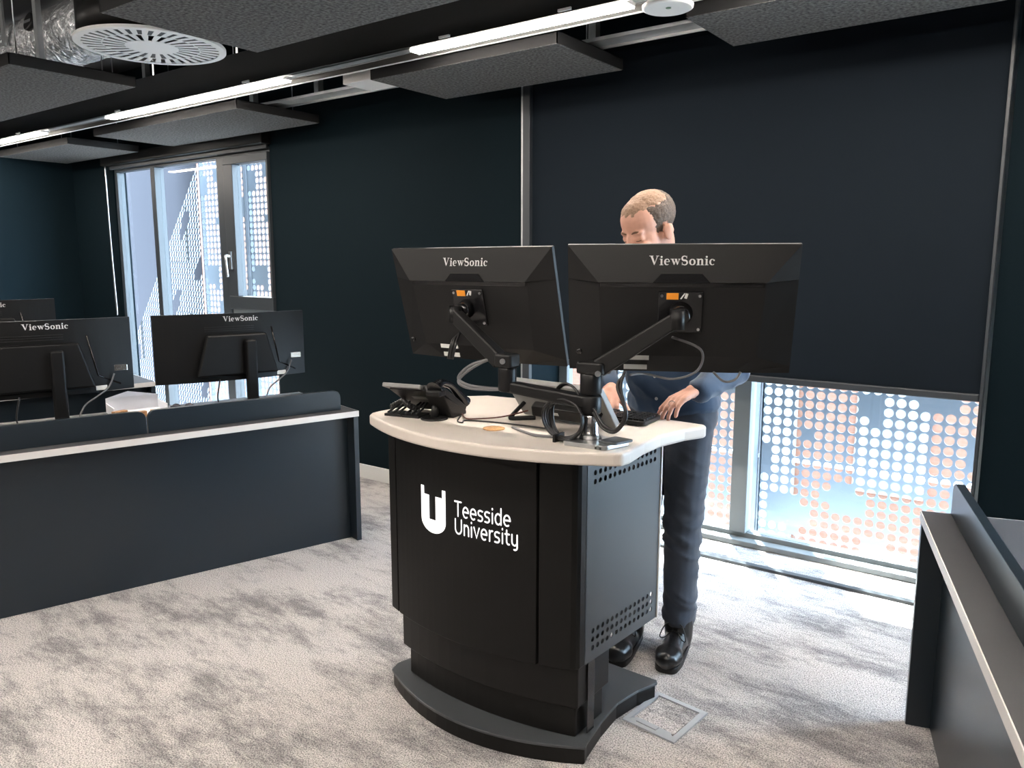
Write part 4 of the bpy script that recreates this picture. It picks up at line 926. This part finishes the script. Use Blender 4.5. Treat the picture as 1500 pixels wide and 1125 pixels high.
# hair grown from the scalp surface
def scalp(mask, name, m, off):
    """mask(v) in head space: > 0 inside the hair, roughly in metres to its edge; the hair thins out to nothing at the edge"""
    me = bo.data; inv = (WM[pers.name].inverted() @ HM).inverted(); ms = [mask(inv @ v.co) for v in me.vertices]
    ids = {}; V, Fc = [], []
    for p in me.polygons:
        if min(ms[i] for i in p.vertices) <= -.004: continue
        f_ = []
        for i in p.vertices:
            if i not in ids:
                ids[i] = len(V); k_ = max(0.0, min(1.0, ms[i] / .012)); V.append(me.vertices[i].co + me.vertices[i].normal * (-.0008 + off * k_ * (1 + .35 * random.uniform(-1, 1))))
            f_.append(ids[i])
        Fc.append(f_)
    mb = MB(); mb.add(V, Fc, True); return mb.build(name, m, pers, local=True)
def side_mask(v):
    x, y, z = v; ax = abs(x)
    if ax > .070 and z < .016 and -.046 < y < .012: return -1            # the ear stays free
    d = min(z + .034, .022 - y + .25 * max(0, z - .02) if z > -.012 else -.002 - y)
    crown = (.086 - z) if y > -.06 else .03
    d = min(d, crown, (ax - .046) if y > -.035 else .03)
    return d + .010 * mnoise.noise(v * 90)
def top_mask(v):
    x, y, z = v; ax = abs(x)
    return min(z - (.078 + .10 * max(0, ax - .035) - .25 * max(0, y - .055)), .088 - .75 * max(0, ax - .020) - y, y + .085) + .012 * mnoise.noise(v * 75)
scalp(side_mask, 'hair', 'hair_side', .0045); scalp(top_mask, 'hair', 'hair_top', .0038)
for s in (-1, 1):
    eb = MB(); eb.tube([HM @ Vector(p) for p in spline([(s * .014, .0905, .014), (s * .032, .0885, .019), (s * .049, .0765, .015)], 5)], [.0018, .0026, .0032, .0036, .004, .004, .0038, .0034, .0028, .0022, .0014], 8); eb.build('eyebrow', 'brow', pers)
    el = MB(); el.tube([HM @ Vector(p) for p in spline([(s * .019, .0855, -.011), (s * .032, .0890, -.013), (s * .046, .081, -.011)], 5)], .0014, 6); el.build('eyelid_line', 'brow', pers)
# shirt
sh = MB()
ellipsoid(sh, chest + Vector((0, .005, .0)), (.195, .128, .195)); ellipsoid(sh, belly, (.182, .128, .20)); ellipsoid(sh, pelv + Vector((0, 0, .03)), (.180, .128, .115))
capsule(sh, SHL + Vector((-.01, 0, 0)), SHR + Vector((.01, 0, 0)), .078, .078)
capsule(sh, nb_ + Vector((0, .01, -.03)), nb_ + Vector((0, -.006, .012)), .085, .070)
chain(sh, [SHL, ELB_L, WR_L.lerp(ELB_L, -.02)], [.076, .059, .040]); chain(sh, [SHR, ELB_R, WR_R.lerp(ELB_R, .16)], [.076, .061, .047])
sho = fuse(sh, 'shirt', 'shirt', pers, .0065, 5, .5)
folds(sho, .010, (9, 9, 13), 6.0, lambda z: .8)
for k in range(6):
    z = 1.44 - k * .085; yy = 2.655 - .128 * math.sqrt(max(0.02, 1 - ((z - 1.31) / .26) ** 2)) if k < 3 else 2.69 - .128 * math.sqrt(max(.05, 1 - ((z - 1.12) / .2) ** 2))
    MB().lathe([(.006, 0), (.006, .002)], axis_m((-1.245, yy - .006, z), (0, -1, 0)), 12).build('button', 'label_white', sho)
# collar
cl = MB()
for s in (-1, 1):
    cl.add([nb_ + Vector((s * .062, .01, .028)), nb_ + Vector((s * .012, -.075, .005)), nb_ + Vector((s * .045, -.098, -.045)), nb_ + Vector((s * .085, -.03, -.018)), nb_ + Vector((s * .085, .02, -.01)), nb_ + Vector((s * .062, .05, .03)), ], [(0, 1, 2, 3), (0, 3, 4, 5)])
cl.build('collar', 'shirt', sho)
# trousers
tr = MB()
ellipsoid(tr, pelv + Vector((0, 0, -.02)), (.178, .125, .13))
chain(tr, [HPL, KNL, ANL + Vector((0, .005, .055))], [.092, .072, .062]); chain(tr, [HPR, KNR, ANR + Vector((0, .005, .055))], [.092, .072, .062])
tro = fuse(tr, 'trousers', 'trousers', pers, .0075, 5, .5)
folds(tro, .011, (7, 7, 17), 9.0, lambda z: .35 + .65 * max(0, 1 - abs(z - .48) / .2) + 1.0 * max(0, 1 - abs(z - .14) / .18))
# boots
def boot(an, toe):
    d = Vector((toe.x, toe.y, 0)).normalized(); s_ = Vector((-d.y, d.x, 0)); M = Matrix(((s_.x, d.x, 0, an.x), (s_.y, d.y, 0, an.y), (0, 0, 1, 0), (0, 0, 0, 1))); b = MB()
    capsule(b, M @ Vector((0, -.012, .06)), M @ Vector((0, -.005, .135)), .054, .058)
    chain(b, [M @ Vector((0, -.045, .045)), M @ Vector((0, .04, .055)), M @ Vector((0, .13, .046)), M @ Vector((0, .172, .044))], [.042, .046, .043, .036])
    chain(b, [M @ Vector((-.014, .13, .044)), M @ Vector((-.010, .165, .042))], [.04, .034]); chain(b, [M @ Vector((.014, .13, .044)), M @ Vector((.010, .165, .042))], [.04, .034])
    o = fuse(b, 'boot', 'leather', pers, .0055, 4, .5)
    for v in o.data.vertices: v.co.z = max(v.co.z, .014)
    sl = round_poly([(-.036, -.09), (.036, -.09), (.044, .02), (.050, .12), (.040, .195), (-.040, .195), (-.050, .12), (-.044, .02)], .03)
    MB().prism(sl, 0, .024, M).build('sole', 'plastic_black', o, bevel=.004)
    for k in range(5):
        y = .035 + .018 * k; z = .112 - .012 * k + (.012 if k == 0 else 0)
        MB().tube(spline([M @ Vector((-.03, y - .006, z - .006)), M @ Vector((0, y + .004, z + .006)), M @ Vector((.03, y - .004, z - .006))], 4), .0028, 6).build('lace', 'cable_black', o)
    for s in (-1, 1): MB().tube(spline([M @ Vector((0, .035, .122)), M @ Vector((s * .03, .065, .135)), M @ Vector((s * .05, .085, .09)), M @ Vector((s * .03, .07, .085)), M @ Vector((0, .04, .118))], 5), .0024, 6).build('lace', 'cable_black', o)
boot(Vector((-1.185, 2.700, .1)), Vector((.03, -.16, 0))); boot(Vector((-1.360, 2.63, .1)), Vector((.03, -.16, 0)))
MB().tube([WR_L.lerp(ELB_L, .05) + Vector((.024 * math.cos(a), .006 * math.sin(a), .030 * math.sin(a))) for a in [2 * PI * k / 16 for k in range(17)]], .004, 6).build('wristband', 'label_white', pers)
MB().tube([Vector((-1.062, 2.312, 1.052)) + Vector((.0095 * math.cos(a), .004 * math.cos(a), .0105 * math.sin(a))) for a in [2 * PI * k / 14 for k in range(15)]], .0016, 6).build('ring', 'chrome', pers)
